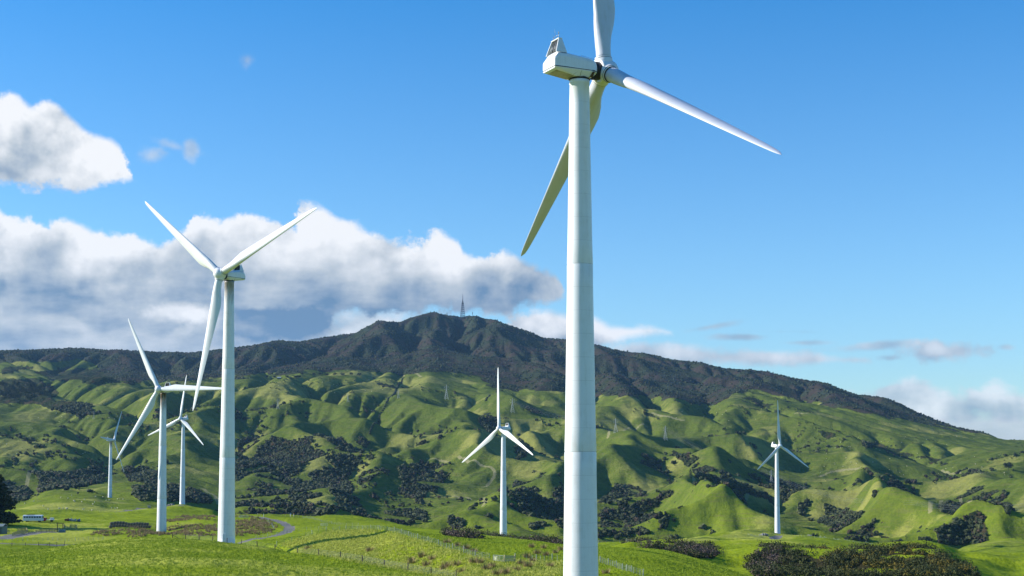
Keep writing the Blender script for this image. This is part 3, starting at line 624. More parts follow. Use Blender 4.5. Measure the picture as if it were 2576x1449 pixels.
def ground_material():
    m, nt, b = new_mat('ground')
    geo_ = nt.new('ShaderNodeNewGeometry'); P = geo_.outputs['Position']
    ln = nt.new('ShaderNodeVectorMath', operation='LENGTH'); nt.l.new(P, ln.inputs[0]); R = ln.outputs['Value']
    nbig = nt.noise(P, .006, 4, .6); nmid = nt.noise(P, .04, 5, .6); nsm = nt.noise(P, .35, 5, .65); nfi = nt.noise(P, 2.2, 4, .7)
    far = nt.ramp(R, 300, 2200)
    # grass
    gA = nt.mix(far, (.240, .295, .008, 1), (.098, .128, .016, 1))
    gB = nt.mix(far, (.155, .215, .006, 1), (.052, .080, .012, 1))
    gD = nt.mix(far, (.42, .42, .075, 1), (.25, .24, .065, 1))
    g = nt.mix(nt.ramp(nt.add(nt.add(nt.mul(nmid, .4), nt.mul(nsm, .35)), nt.mul(nt.noise(P, .11, 4, .65), .25)), .40, .59), gB, gA)
    dryf = nt.m('MULTIPLY', nt.ramp(nt.add(nt.add(attr(nt, 'dry'), nt.mul(nt.sub(nmid, .5), 1.2)), nt.mul(nt.sub(nsm, .5), .9)), .35, 1.15), .75)
    g = nt.mix(dryf, g, gD)
    # bare and trampled patches
    bare = nt.ramp(nt.add(nt.mul(nt.noise(P, .022, 5, .65), .65), nt.mul(nfi, .35)), .575, .68)
    g = nt.mix(nt.mul(bare, nt.ramp(R, 120, 900, .62, .12)), g, (.075, .062, .022, 1))
    g = nt.mix(nt.mul(nt.ramp(nfi, .35, .7), .35), g, nt.mix(.5, g, (.15, .19, .035, 1)))
    # terraces trodden along the slopes, and farm tracks
    ps = nt.new('ShaderNodeVectorMath', operation='MULTIPLY'); nt.l.new(P, ps.inputs[0]); ps.inputs[1].default_value = (.03, .03, .75)
    ter = nt.noise(ps.outputs[0], 1.0, 3, .6)
    g = nt.mix(nt.mul(nt.ramp(ter, .5, .66), nt.ramp(R, 900, 1500, 0, .5)), g, (.130, .122, .045, 1))
    g = nt.mix(nt.mul(nt.ramp(attr(nt, 'track'), .3, .7), .65), g, (.27, .245, .13, 1))
    # rushes
    rf = nt.ramp(nt.add(attr(nt, 'rush'), nt.mul(nt.sub(nt.noise(P, .32, 5, .65), .5), 3.2)), .55, .95)
    g = nt.mix(rf, g, nt.mix(nfi, (.12, .085, .032, 1), (.28, .19, .09, 1)))
    # bush and scrub
    bf = attr(nt, 'bush'); ff = attr(nt, 'forest'); nb = nt.noise(P, .16, 5, .7); nb2 = nt.noise(P, .011, 4, .6)
    sc = nt.mix(nt.ramp(nb, .3, .7), (.010, .018, .007, 1), (.038, .050, .018, 1))
    sc = nt.mix(nt.ramp(nt.noise(P, .05, 3, .6), .5, .68), sc, (.060, .042, .026, 1))
    fo = nt.mix(nt.ramp(nb, .3, .72), (.012, .019, .012, 1), (.052, .064, .034, 1))
    fo = nt.mix(nt.ramp(nb2, .42, .6), fo, nt.mix(nb, (.024, .019, .016, 1), (.066, .052, .040, 1)))
    bushc = nt.mix(ff, sc, fo)
    bm = nt.ramp(nt.add(bf, nt.mul(nt.sub(nt.noise(P, .3, 3, .6), .5), .5)), .38, .55)
    c = nt.mix(bm, g, bushc)
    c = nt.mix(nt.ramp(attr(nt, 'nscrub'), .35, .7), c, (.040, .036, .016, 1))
    gr = nt.mix(nfi, (.12, .115, .105, 1), (.24, .23, .21, 1))
    c = nt.mix(nt.ramp(attr(nt, 'gravel'), .35, .65), c, gr)
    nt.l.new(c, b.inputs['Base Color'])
    b.inputs['Roughness'].default_value = .95; b.inputs['Specular IOR Level'].default_value = .03
    bp = nt.new('ShaderNodeBump'); bp.inputs['Distance'].default_value = 1.0
    h = nt.add(nt.add(nt.mul(nsm, .6), nt.mul(nt.mul(nt.noise(P, .11, 5, .7), far), 3.5)), nt.add(nt.mul(nfi, .12), nt.mul(nt.mul(nt.noise(P, .5, 5, .7), bm), 2.2)))
    nt.l.new(h, bp.inputs['Height']); bp.inputs['Strength'].default_value = .8
    nt.l.new(bp.outputs[0], b.inputs['Normal'])
    return m
M_ground = ground_material()

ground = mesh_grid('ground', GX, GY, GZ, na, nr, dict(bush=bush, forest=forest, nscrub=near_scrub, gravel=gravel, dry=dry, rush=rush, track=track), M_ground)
ground['kind'] = 'structure'; ground['label'] = 'rolling green pasture, hills and bush covered mountain'

# ================================================================ things
rng = random.Random(7)
def tag(o, label, cat, group=None, kind=None):
    o['label'] = label; o['category'] = cat
    if group: o['group'] = group
    if kind: o['kind'] = kind
    return o
def empty(name, loc, rz=0.0):
    o = bpy.data.objects.new(name, None); COL.objects.link(o); o.location = loc; o.rotation_euler = (0, 0, rz); return o
class MB:
    """collects shapes that become ONE mesh"""
    def __init__(s): s.v = []; s.f = []; s.sm = []
    def add(s, vs, fs, smooth=False):
        k = len(s.v); s.v += [tuple(v) for v in vs]; s.f += [tuple(i+k for i in f) for f in fs]; s.sm += [smooth]*len(fs); return s
    def box(s, c, d, M=None, bev=0.0):
        x, y, z = d[0]/2, d[1]/2, d[2]/2
        vs = [Vector((i*x, j*y, k*z)) for k in (-1, 1) for i, j in ((-1, -1), (1, -1), (1, 1), (-1, 1))]
        fs = [(3, 2, 1, 0), (4, 5, 6, 7), (0, 1, 5, 4), (1, 2, 6, 5), (2, 3, 7, 6), (3, 0, 4, 7)]
        if M: vs = [M @ v for v in vs]
        return s.add([v+Vector(c) for v in vs], fs)
    def loft(s, rings, caps=True, smooth=True, closed=True):
        n = len(rings[0]); vs = [v for r in rings for v in r]; fs = []
        for i in range(len(rings)-1):
            for j in range(n if closed else n-1):
                a = i*n+j; b = i*n+(j+1) % n; fs.append((a, b, b+n, a+n))
        s.add(vs, fs, smooth)
        if caps:
            k = len(s.v)-len(vs); s.f.append(tuple(range(k+n-1, k-1, -1))); s.f.append(tuple(range(k+len(vs)-n, k+len(vs)))); s.sm += [False, False]
        return s
    def tube(s, p0, p1, r0, r1=None, n=8, caps=True):
        p0 = Vector(p0); p1 = Vector(p1); r1 = r0 if r1 is None else r1
        d = (p1-p0); q = d.to_track_quat('Z', 'Y')
        R = [[p+q @ Vector((math.cos(2*math.pi*j/n)*r, math.sin(2*math.pi*j/n)*r, 0)) for j in range(n)] for p, r in ((p0, r0), (p1, r1))]
        return s.loft(R, caps)
    def path(s, P, r, n=5):
        for a, b in zip(P[:-1], P[1:]): s.tube(a, b, r, r, n, False)
        return s
    def lathe(s, prof, n=32, axis='Z', o=(0, 0, 0), caps=True):
        R = []
        for r, h in prof:
            ring = []
            for j in range(n):
                a = 2*math.pi*j/n; c, q = math.cos(a)*r, math.sin(a)*r
                ring.append(Vector((c, q, h) if axis == 'Z' else (h, c, q))+Vector(o))
            R.append(ring)
        return s.loft(R, caps)
    def blob(s, c, r, sub=1, jit=.15, seed=0, flat=1.0):
        bm = bmesh.new(); bmesh.ops.create_icosphere(bm, subdivisions=sub, radius=1.0); g = random.Random(seed)
        c = Vector(c); r = Vector(r) if hasattr(r, '__len__') else Vector((r, r, r*flat))
        vs = []
        for v in bm.verts:
            k = 1+g.uniform(-jit, jit); vs.append(c+Vector((v.co.x*r.x*k, v.co.y*r.y*k, v.co.z*r.z*k)))
        fs = [tuple(x.index for x in f.verts) for f in bm.faces]; bm.free()
        return s.add(vs, fs, True)
    def build(s, name, mat, parent=None, bevel=0.0, seg=2):
        me = bpy.data.meshes.new(name); me.from_pydata(s.v, [], s.f); me.update()
        me.polygons.foreach_set('use_smooth', s.sm)
        bm = bmesh.new(); bm.from_mesh(me); bmesh.ops.recalc_face_normals(bm, faces=bm.faces)
        bm.to_mesh(me); bm.free()
        if mat is not None: me.materials.append(mat)
        o = bpy.data.objects.new(name, me); COL.objects.link(o)
        if parent is not None: o.parent = parent
        if bevel:
            m = o.modifiers.new('bevel', 'BEVEL'); m.width = bevel; m.segments = seg; m.limit_method = 'ANGLE'; m.angle_limit = .6
            m.harden_normals = False
        return o
def copy_tree(o, parent=None):
    c = o.copy(); COL.objects.link(c); c.parent = parent
    for ch in o.children: copy_tree(ch, c)
    return c

# ---------------------------------------------------------------- materials
def simple(name, col, rough=.6, metal=0.0, var=.25, scale=3.0, spec=.4, col2=None, bump=0.0):
    m, nt, b = new_mat(name)
    tcn = nt.new('ShaderNodeTexCoord'); n = nt.noise(tcn.outputs['Object'], scale, 5, .6)
    c2 = col2 if col2 else tuple(c*(1-var) for c in col[:3])
    nt.l.new(nt.mix(nt.ramp(n, .35, .65), tuple(c2[:3])+(1,), tuple(col[:3])+(1,)), b.inputs['Base Color'])
    b.inputs['Roughness'].default_value = rough; b.inputs['Metallic'].default_value = metal; b.inputs['Specular IOR Level'].default_value = spec
    if bump:
        bp = nt.new('ShaderNodeBump'); bp.inputs['Distance'].default_value = bump; nt.l.new(n, bp.inputs['Height']); nt.l.new(bp.outputs[0], b.inputs['Normal'])
    return m
def paint(name, base=(.72, .735, .75), stain=0.0, ztop=68.0, streak=True, grime=.42):
    """weathered gelcoat: faint vertical grime, optional oil stains running down from the top of the tower"""
    m, nt, b = new_mat(name)
    tcn = nt.new('ShaderNodeTexCoord'); P = tcn.outputs['Object']; s = nt.new('ShaderNodeSeparateXYZ'); nt.l.new(P, s.inputs[0])
    lng = nt.xyz(nt.mul(s.outputs[0], 1.6), nt.mul(s.outputs[1], 1.6), nt.mul(s.outputs[2], .12))
    n1 = nt.noise(lng, 1.2, 6, .65); n2 = nt.noise(P, .7, 5, .6); n3 = nt.noise(P, 9.0, 3, .6)
    c = nt.mix(nt.mul(nt.ramp(nt.add(nt.mul(n1, .6), nt.mul(n2, .4)), .45, .75), grime), tuple(base)+(1,), (.40, .39, .33, 1))
    c = nt.mix(nt.mul(nt.ramp(n3, .68, .76), .25), c, (.28, .26, .2, 1))
    if stain:
        f = nt.ramp(s.outputs[2], ztop-16*min(stain, 1), ztop, 0, 1)
        st = nt.ramp(nt.add(nt.mul(f, 1.0), nt.mul(nt.sub(nt.noise(nt.xyz(nt.mul(s.outputs[0], 3), nt.mul(s.outputs[1], 3), nt.mul(s.outputs[2], .25)), 1.0, 6, .7), .5), 1.3)), .45, 1.05)
        c = nt.mix(nt.mul(st, min(stain, 1.0)), c, nt.mix(nt.ramp(n2, .4, .65), (.035, .028, .018, 1), (.19, .12, .06, 1)))
    if name.startswith('tower'):
        fr = nt.m('FRACT', nt.mul(s.outputs[2], 1/2.85)); sm_ = nt.m('LESS_THAN', fr, .014)
        c = nt.mix(nt.mul(sm_, .35), c, (.25, .25, .24, 1))
        fz = nt.m('FRACT', nt.mul(s.outputs[2], 1/22.8)); c = nt.mix(nt.mul(nt.m('LESS_THAN', fz, .0025), .45), c, (.16, .16, .15, 1))
    nt.l.new(c, b.inputs['Base Color']); b.inputs['Roughness'].default_value = .42; b.inputs['Specular IOR Level'].default_value = .35
    b.inputs['Coat Weight'].default_value = .12; b.inputs['Coat Roughness'].default_value = .25
    return m
M_tower = paint('tower paint'); M_tower_st = paint('tower paint, oil stained', stain=.75); M_tower_rust = paint('tower paint, heavily stained', stain=1.0, grime=.4)
M_nac = paint('nacelle paint', (.71, .72, .735), grime=.3)
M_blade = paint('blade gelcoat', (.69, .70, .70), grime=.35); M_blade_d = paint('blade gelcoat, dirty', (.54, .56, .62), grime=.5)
M_under_bounce = simple('nacelle underside', (.42, .39, .30), .6, var=.35, scale=1.2)  # brown of the belly: light bounced off the ground, put into the colour
M_black = simple('black rubber', (.012, .012, .014), .5, var=.2)
M_dark = simple('dark grille', (.03, .032, .035), .45, var=.4)
M_metal = simple('galvanised steel', (.36, .38, .39), .45, .6, .3, 2.0)
M_rust = simple('oil stain', (.10, .055, .03), .5, col2=(.03, .02, .015), scale=6)
M_post = simple('weathered post timber', (.075, .06, .045), .9, var=.5, scale=9)
M_batten = simple('treated timber batten', (.36, .34, .22), .85, col2=(.20, .27, .20), scale=.35)
M_rail = simple('new yard rail timber', (.42, .38, .17), .85, var=.3, scale=2)
M_wire = simple('fence wire', (.25, .25, .25), .5, .7)

# ---------------------------------------------------------------- wind turbines
HT = 68.45; HUBZ = 1.55
CHORD = [(1.5, 1.86), (2.6, 1.86), (4.2, 2.15), (6.2, 2.85), (8.2, 3.12), (10, 3.0), (14, 2.62), (20, 2.06), (26, 1.56), (31, 1.15), (34, .86), (35.4, .56), (35.9, .26)]
THICK = [(1.5, 1.0), (2.6, 1.0), (4.2, .78), (6.2, .48), (8.2, .36), (10, .31), (14, .25), (20, .21), (26, .19), (35.9, .17)]
def lerp(T, x):
    for (a, p), (b, q) in zip(T[:-1], T[1:]):
        if x <= b: return p+(q-p)*max(0, (x-a)/(b-a))
    return T[-1][1]
def blade_mesh():
    """span along Z, chord (towards the trailing edge) along X, rotor axis along Y"""
    mb = MB(); rings = []; N = 28
    rs = [1.5, 2.0, 2.6, 3.2, 3.8, 4.5, 5.3, 6.2, 7.2, 8.2, 9.5, 11, 13, 15.5, 18, 21, 24, 27, 29.5, 31.5, 33.2, 34.4, 35.2, 35.6, 35.85, 35.98]
    for r in rs:
        c = lerp(CHORD, min(r, 35.9)); t = lerp(THICK, r); k = max(0.0, min(1.0, (r-2.6)/5.6)); k = k*k*(3-2*k)
        tw = math.radians(15*(1-min(1, max(0, (r-4)/28)))**1.4)
        off = .5*(1-k)+.30*k
        if r > 35: c *= math.sqrt(max(.04, 1-((r-35)/1.0)**2))
        ring = []
        for j in range(N):
            a = 2*math.pi*j/N; u = (1-math.cos(a))/2
            yt = 5*t*(.2969*math.sqrt(u)-.126*u-.3516*u*u+.2843*u**3-.1015*u**4)
            ya = yt*(1 if a <= math.pi else -1)+.02*math.sin(math.pi*u)*4*k*.5
            yc = math.sin(a)*.5
            x = (u-off)*c; y = (ya*k+yc*(1-k)*t)*c
            X = x*math.cos(tw)+y*math.sin(tw); Y = -x*math.sin(tw)+y*math.cos(tw)
            ring.append(Vector((X, Y+math.sin(math.radians(2.5))*r*0, r)))
        rings.append(ring)
    mb.loft(rings)
    return mb
_bl = blade_mesh()
def shared(mb, name):
    o = mb.build(name, None); me = o.data; bpy.data.objects.remove(o); return me
ME_BLADE = shared(_bl, 'blade')
def use(me, name, mat, parent, M=None):
    o = bpy.data.objects.new(name, me); COL.objects.link(o); o.parent = parent
    if not me.materials: me.materials.append(mat)
    else:
        o.material_slots[0].link = 'OBJECT'; o.material_slots[0].material = mat
    if M is not None: o.matrix_local = M
    return o
def loop(x, pts):       # closed section at x
    return [Vector((x, y, z)) for y, z in pts]
def turbine(C, yaw, phase, label, ov=3.4, pitch=0.0, mt=None, mbld=None, steps=False, hood_open=-1, doorang=-1.6):
    hz = C[2]; a = math.radians(yaw)
    bx, by = C[0]-ov*math.cos(a), C[1]-ov*math.sin(a)
    root = empty('wind_turbine', (bx, by, hz-70.0), a)
    tag(root, label, 'wind turbine', 'wind turbines of the hill farm')
    mt = mt or M_tower; mbld = mbld or M_blade
    # tower: three flanged sections of rolled plate, tapering
    t = MB(); prof = []
    zz = [-5.0, 0, .02, .25, .27]+[i*2.85 for i in range(1, 24)]+[HT-.55, HT-.5, HT-.12, HT]
    def tr(z): return (2.22+(1.20-2.22)*(max(0, z)/HT)**1.06)
    for z in [z for z in zz]:
        r = tr(z)
        if z in (.02, .25): r += .12
        if HT-.52 < z < HT-.1: r += .05
        prof.append((r, z))
    for zf in (22.8, 45.6):
        prof += [(tr(zf)+.035, zf-.12), (tr(zf)+.035, zf+.12)]
    prof = sorted(set(prof), key=lambda p: p[1])
    t.lathe(prof, 56); tower = t.build('tower', mt, root)
    d = MB()
    ca, sa = math.cos(doorang-a), math.sin(doorang-a)
    Md = Matrix(((ca, -sa, 0), (sa, ca, 0), (0, 0, 1)))
    d.box((ca*2.2, sa*2.2, 2.2), (.16, .95, 2.2), Md); d.build('door', M_nac, tower, .03)
    if steps:
        s = MB()
        for k in range(6): s.box((ca*(2.6+.28*k), sa*(2.6+.28*k), 1.0-.17*k), (.3, 1.0, .05), Md)
        for q in (-.5, .5):
            o = Vector((-sa*q, ca*q, 0))
            s.tube(Vector((ca*2.3, sa*2.3, 2.1))+o, Vector((ca*4.1, sa*4.1, 1.1))+o, .03); s.tube(Vector((ca*4.1, sa*4.1, 0))+o, Vector((ca*4.1, sa*4.1, 1.1))+o, .03)
            s.tube(Vector((ca*2.4, sa*2.4, 1.0))+o, Vector((ca*4.1, sa*4.1, .05))+o, .04)
        s.build('steps', M_metal, tower)
    # yaw ring
    y = MB(); y.lathe([(1.28, HT), (1.33, HT+.03), (1.33, HT+.10), (1.18, HT+.11), (1.18, HT+.24)], 48); y.build('yaw_ring', M_black, root)
    # nacelle: upper cowl, lower hull, dark seam between
    Z = HT
    up = MB(); R = []
    for x, w, zb, ze, zt in ((-4.25, 1.55, 1.02, 1.9, 1.95), (-4.22, 1.62, 1.0, 1.95, 2.05), (-3.72, 1.62, 1.0, 2.35, 2.88), (-2.3, 1.62, 1.0, 2.35, 2.86), (-.6, 1.62, 1.0, 2.2, 2.70), (.9, 1.60, 1.0, 2.05, 2.52), (1.35, 1.50, 1.0, 1.9, 2.40), (1.65, 1.36, 1.0, 1.75, 2.20), (1.82, 1.2, 1.0, 1.6, 1.96)):
        R.append([Vector((x, yy, Z+zz)) for yy, zz in ((-w, zb), (w, zb), (w, ze-.1), (w*.94, ze+(zt-ze)*.55), (w*.66, zt), (0, zt+.02), (-w*.66, zt), (-w*.94, ze+(zt-ze)*.55), (-w, ze-.1))])
    up.loft(R, True, False); nac = up.build('nacelle', M_nac, root, .10, 3)
    se = MB(); R = []
    for x, w in ((-4.2, 1.635), (1.2, 1.585), (1.78, 1.24)): R.append([Vector((x, yy, Z+zz)) for yy, zz in ((-w, .93), (w, .92), (w, 1.03), (-w, 1.03))])
    se.loft(R, True, False); se.build('seam', M_black, nac)
    lo = MB(); R = []
    for x, w, wb, zb in ((-4.22, 1.62, 1.48, .74), (-3.9, 1.63, 1.3, .62), (-1.7, 1.63, 1.2, .26), (-1.2, 1.63, 1.15, .17), (.9, 1.6, 1.1, .17), (1.25, 1.5, 1.02, .28), (1.8, 1.2, .85, .72)):
        R.append([Vector((x, yy, Z+zz)) for yy, zz in ((-w, .94), (-w, .86), (-wb, zb), (wb, zb), (w, .86), (w, .94))])
    lo.loft(R, True, False); hull = lo.build('lower_hull', M_nac, nac, .06, 2)
    pl = MB(); R = []
    for x, wb, zb in ((-3.8, 1.16, .60), (-1.75, 1.06, .26), (-1.3, 1.0, .18)): R.append([Vector((x, yy, Z+zz)) for yy, zz in ((-wb, zb-.022), (wb, zb-.022), (wb, zb+.03), (-wb, zb+.03))])
    pl.loft(R, True, False); pl.build('belly_panel', M_under_bounce, nac)
    for sy in (-1, 1):
        MB().tube((-.55, sy*1.625, Z+.90), (-.55, sy*1.17, Z+.18), .018, n=6).build('panel_joint', M_black, nac)
        MB().tube((-.75, sy*1.625, Z+.90), (-1.5, sy*1.2, Z+.24), .014, n=6).build('panel_joint', M_black, nac)
    st = MB(); st.add([(1.0, -1.608, Z+.84), (1.35, -1.575, Z+.84), (1.2, -1.17, Z+.2), (.75, -1.19, Z+.2), (.85, -1.40, Z+.5)], [(0, 1, 2, 3, 4)]); st.v = [(v[0], v[1]-.012, v[2]) for v in st.v]
    st.build('oil_streak', M_rust, nac)
    # cooler hood on the tail with its open louvred mouth
    hd = MB()
    def hsec(k, inn=0.0):
        # k 0..1 height; returns corners (x0,x1,w)
        return (-3.95+.55*k+inn, -2.45-.45*k-inn, 1.42-.42*k-inn)
    z0, z1 = Z+2.80, Z+4.55
    x0, x1, w0 = hsec(0); X0, X1, W0 = hsec(1)
    t_ = .13
    outer = [[(x0, -w0, z0), (x1, -w0, z0), (x1, w0, z0), (x0, w0, z0)], [(X0, -W0, z1), (X1, -W0, z1), (X1, W0, z1), (X0, W0, z1)]]
    # side cheeks, roof and front wall as solid plates, mouth open to the tail
    def plate(p): hd.add(p, [(0, 1, 2, 3), (7, 6, 5, 4), (0, 4, 5, 1), (1, 5, 6, 2), (2, 6, 7, 3), (3, 7, 4, 0)])
    for sy in (-1, 1):
        plate([(x0, sy*w0, z0), (x1, sy*w0, z0), (X1, sy*W0, z1), (X0, sy*W0, z1), (x0, sy*(w0-t_), z0), (x1, sy*(w0-t_), z0), (X1, sy*(W0-t_), z1), (X0, sy*(W0-t_), z1)])
    plate([(x1, -w0+t_, z0), (x1, w0-t_, z0), (x1-.10, w0-t_-.03, z0+.34), (x1-.10, -w0+t_+.03, z0+.34), (x1-t_, -w0+t_, z0), (x1-t_, w0-t_, z0), (x1-.10-t_, w0-t_-.03, z0+.34), (x1-.10-t_, -w0+t_+.03, z0+.34)])
    plate([(X0, -W0, z1), (X1, -W0, z1), (X1, W0, z1), (X0, W0, z1), (X0-.04, -W0-.01, z1+t_), (X1, -W0-.01, z1+t_), (X1, W0+.01, z1+t_), (X0-.04, W0+.01, z1+t_)])
    hood = hd.build('cooler_hood', M_nac, nac, .02)
    gr = MB(); gx0, gx1 = x0+.55, X0+.45
    plate_ = [(gx0, -w0+t_, z0), (gx0, w0-t_, z0), (gx1, W0-t_, z1), (gx1, -W0+t_, z1)]
    gr.add(plate_+[(p[0]+.08, p[1], p[2]) for p in plate_], [(0, 1, 2, 3), (7, 6, 5, 4), (0, 4, 5, 1), (1, 5, 6, 2), (2, 6, 7, 3), (3, 7, 4, 0)])
    gr.build('radiator', M_dark, hood)
    g2_ = MB(); q_ = [(x1-.5, -w0+t_, z0), (x1-.5, w0-t_, z0), (X1-.3, W0-t_, z1), (X1-.3, -W0+t_, z1)]; g2_.add(q_+[(p[0]-.06, p[1], p[2]) for p in q_], [(0, 1, 2, 3), (7, 6, 5, 4), (0, 4, 5, 1), (1, 5, 6, 2), (2, 6, 7, 3), (3, 7, 4, 0)]); g2_.build('front_screen', M_dark, hood)
    for q in (-.55, -.2, .2, .55): MB().tube((x0+.15, q*w0, z0), (X0+.12, q*W0, z1), .035, n=6).build('mouth_bar', M_metal, hood)
    an = MB(); an.tube((X0+.15, -.7, z1+.1), (X0+.15, -.7, z1+.75), .03); an.tube((X0+.15, .7, z1+.1), (X0+.15, .7, z1+.6), .03); an.tube((X0+.15, -.7, z1+.55), (X0+.15, .7, z1+.5), .025)
    an.tube((X0+.15, -.7, z1+.75), (X0+.15, -.7, z1+.9), .07); an.tube((X0+.15, .1, z1+.5), (X0+.05, .15, z1+1.4), .012); an.tube((X0+.15, .7, z1+.55), (X0+.2, .85, z1+1.0), .012)
    an.build('weather_mast', M_metal, hood)
    MB().path([(-.2, -.9, Z+2.62), (-.2, -.9, Z+2.85), (1.7, -.9, Z+2.55), (1.7, -.9, Z+2.3)], .02).build('roof_rail', M_metal, nac)
    MB().path([(-.2, .9, Z+2.62), (-.2, .9, Z+2.85), (1.7, .9, Z+2.55), (1.7, .9, Z+2.3)], .02).build('roof_rail', M_metal, nac)
    # hub, tilted five degrees with the rotor
    rot = empty('hub_axis', (ov, 0, 70.0)); bpy.data.objects.remove(rot)
    Mt = Matrix.Translation((ov, 0, 70.0)) @ Matrix.Rotation(-math.radians(5), 4, 'Y')
    h = MB()
    h.lathe([(1.02, -.92), (1.36, -.90), (1.46, -.8), (1.47, -.3), (1.47, .35), (1.42, .62), (1.32, .95), (1.12, 1.30), (.80, 1.58), (.42, 1.74), (.12, 1.79), (.01, 1.80)], 48, 'X')
    for k in range(3):
        ph = math.radians(phase+120*k)
        u = Vector((0, 0, 1)); hh = Vector((0, -1, 0))
        b = (math.cos(ph)*u+math.sin(ph)*hh).normalized()
        h.tube(b*.7, b*1.50, 1.20, 1.12, 40); h.tube(b*1.55, b*1.72, 1.06, 1.06, 40)
    hub = h.build('hub', M_nac, root, .02, 2); hub.matrix_local = Mt
    hk = MB(); hk.lathe([(1.12, -1.75), (1.12, -.85)], 32, 'X'); g = hk.build('shaft_collar', M_black, hub)
    for k in range(3):
        ph = math.radians(phase+120*k); b = math.cos(ph)*Vector((0, 0, 1))+math.sin(ph)*Vector((0, -1, 0))
        MB().tube(b*1.48, b*1.56, 1.09, 1.09, 40).build('root_seal', M_black, hub); MB().tube(b*1.70, b*1.76, 1.0, 1.0, 40).build('root_seal', M_black, hub)
    for k in range(3):
        ph = math.radians(phase+120*k)
        u = Vector((0, 0, 1)); hh = Vector((0, -1, 0)); ax = Vector((1, 0, 0))
        b = math.cos(ph)*u+math.sin(ph)*hh; tt = -math.sin(ph)*u+math.cos(ph)*hh
        cn = math.radians(2.5); b2 = (b*math.cos(cn)+ax*math.sin(cn)).normalized(); ax2 = (ax*math.cos(cn)-b*math.sin(cn)).normalized()
        M3 = Matrix((tt, ax2, b2)).transposed().to_4x4()
        o = use(ME_BLADE, 'blade', mbld, root, Mt @ M3 @ Matrix.Rotation(-math.radians(pitch), 4, 'Z'))
    return root
TB = [
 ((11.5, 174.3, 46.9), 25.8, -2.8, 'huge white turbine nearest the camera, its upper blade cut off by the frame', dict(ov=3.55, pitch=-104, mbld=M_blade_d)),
 ((-75.3, 364.7, 45.1), 236.8, 52.9, 'tall white turbine left of centre, rotor spread in a Y before the clouds', dict(mt=M_tower_st)),
 ((-152.4, 612.9, 25.8), 247.9, 28.9, 'white turbine with brown stained tower top and one blade pointing level right', dict(mt=M_tower_rust)),
 ((-269.8, 1157.6, 24.8), 239.8, -7.6, 'small white turbine by the gravel yard between the two large left towers', dict(steps=True)),
 ((-396.0, 1417.0, 8.9), 352.4, -34.7, 'leftmost small white turbine standing on the sheep paddock, rotor seen nearly edge on', dict(mt=M_tower_st)),
 ((-7.5, 826.2, 12.0), 221.9, 4.1, 'white turbine at the middle behind the dark crest, one blade straight up, two down', dict(mbld=M_blade)),
 ((209.6, 1113.7, 2.6), 309.7, .6, 'rightmost small white turbine beside its gravel loop with steps at the base', dict(steps=True, doorang=-1.0)),
]
for C, yw, ph, lb, kw in TB: turbine(C, yw, ph, lb, **kw)


# ---------------------------------------------------------------- placing helpers
def hitq(X, Y, r0, r1): return Vector(hit(X, Y, r0, r1))
def gpath(pts, r0, r1, step):
    Q = [hitq(X, Y, r0, r1) for X, Y in pts]
    out = []; carry = 0.0
    for a, b in zip(Q[:-1], Q[1:]):
        d = (b-a).xy.length; t = carry
        while t < d:
            p = a.lerp(b, t/d); out.append(Vector((p.x, p.y, Hs(p.x, p.y)))); t += step
        carry = t-d
    return out
def box_mesh(w, d, h, name, mat, point=False):
    mb = MB().box((0, 0, h/2-.2), (w, d, h+.4)); o = mb.build(name, mat); me = o.data; bpy.data.objects.remove(o); return me
ME_POST = shared(MB().tube((0, 0, -.4), (0, 0, 1.25), .095, .085, 7), 'post'); ME_POST.materials.append(M_post)
ME_BAT = shared(MB().box((0, 0, .4), (.085, .06, 1.5)), 'batten'); ME_BAT.materials.append(M_batten)
ME_PPOST = shared(MB().tube((0, 0, -.4), (0, 0, 1.25), .09, .09, 6), 'post'); ME_PPOST.materials.append(M_batten)
def fence(name, label, P, mesh='post', every=6, wires=4, h=1.15, cat='fence', group='farm fences', brace=()):
    root = empty(name, P[0]); tag(root, label, cat, group)
    n = 0
    for i, p in enumerate(P):
        if mesh == 'post': me, nm, s = ME_POST, 'post', 1.0
        elif i % every == 0: me, nm, s = ME_PPOST, 'post', 1.08
        else: me, nm, s = ME_BAT, 'batten', .95
        o = bpy.data.objects.new(nm, me); COL.objects.link(o); o.parent = root; o.location = p-P[0]
        o.rotation_euler = (rng.uniform(-.04, .04), rng.uniform(-.04, .04), rng.uniform(0, 3)); o.scale = (1, 1, s*rng.uniform(.93, 1.05)); n += 1
    for k in range(wires):
        z = h*(k+1)/wires-.05
        MB().path([p-P[0]+Vector((0, 0, z)) for p in P], .014, 4).build('wire', M_wire, root)
    for i, sgn in brace:
        p = P[i]-P[0]; MB().tube(p+Vector((0, 0, .8)), p+Vector((sgn*1.7, .2, -.1)), .05).build('brace', M_post, root)
    return root
near = [hitq(X, Y, 205, 370) for X, Y in [(434,1350.5),(467,1352),(501,1356.5),(535,1360.5),(571,1367),(607,1370),(647,1376),(692,1383),(748.5,1391),(801.5,1398),(856,1406),(911.5,1415),(966.5,1426),(1026,1436),(1084.5,1446.5),(1147,1455)]]
fence('post_fence', 'dark timber post and wire fence along the brow of the near hill', near, wires=5, brace=((0, 1), (7, 1)))
fence('batten_fence', 'pale batten fence climbing over the sunlit knoll towards the white gate', gpath([(696,1374),(735,1360),(769,1350),(800,1342),(831,1335.5),(880,1333),(931,1332),(970,1336),(1001,1341.5),(1035,1352),(1069,1362.5),(1105,1374),(1144,1385),(1194,1402),(1238,1408)], 240, 430, 2.05), 'batten', 5, 4)
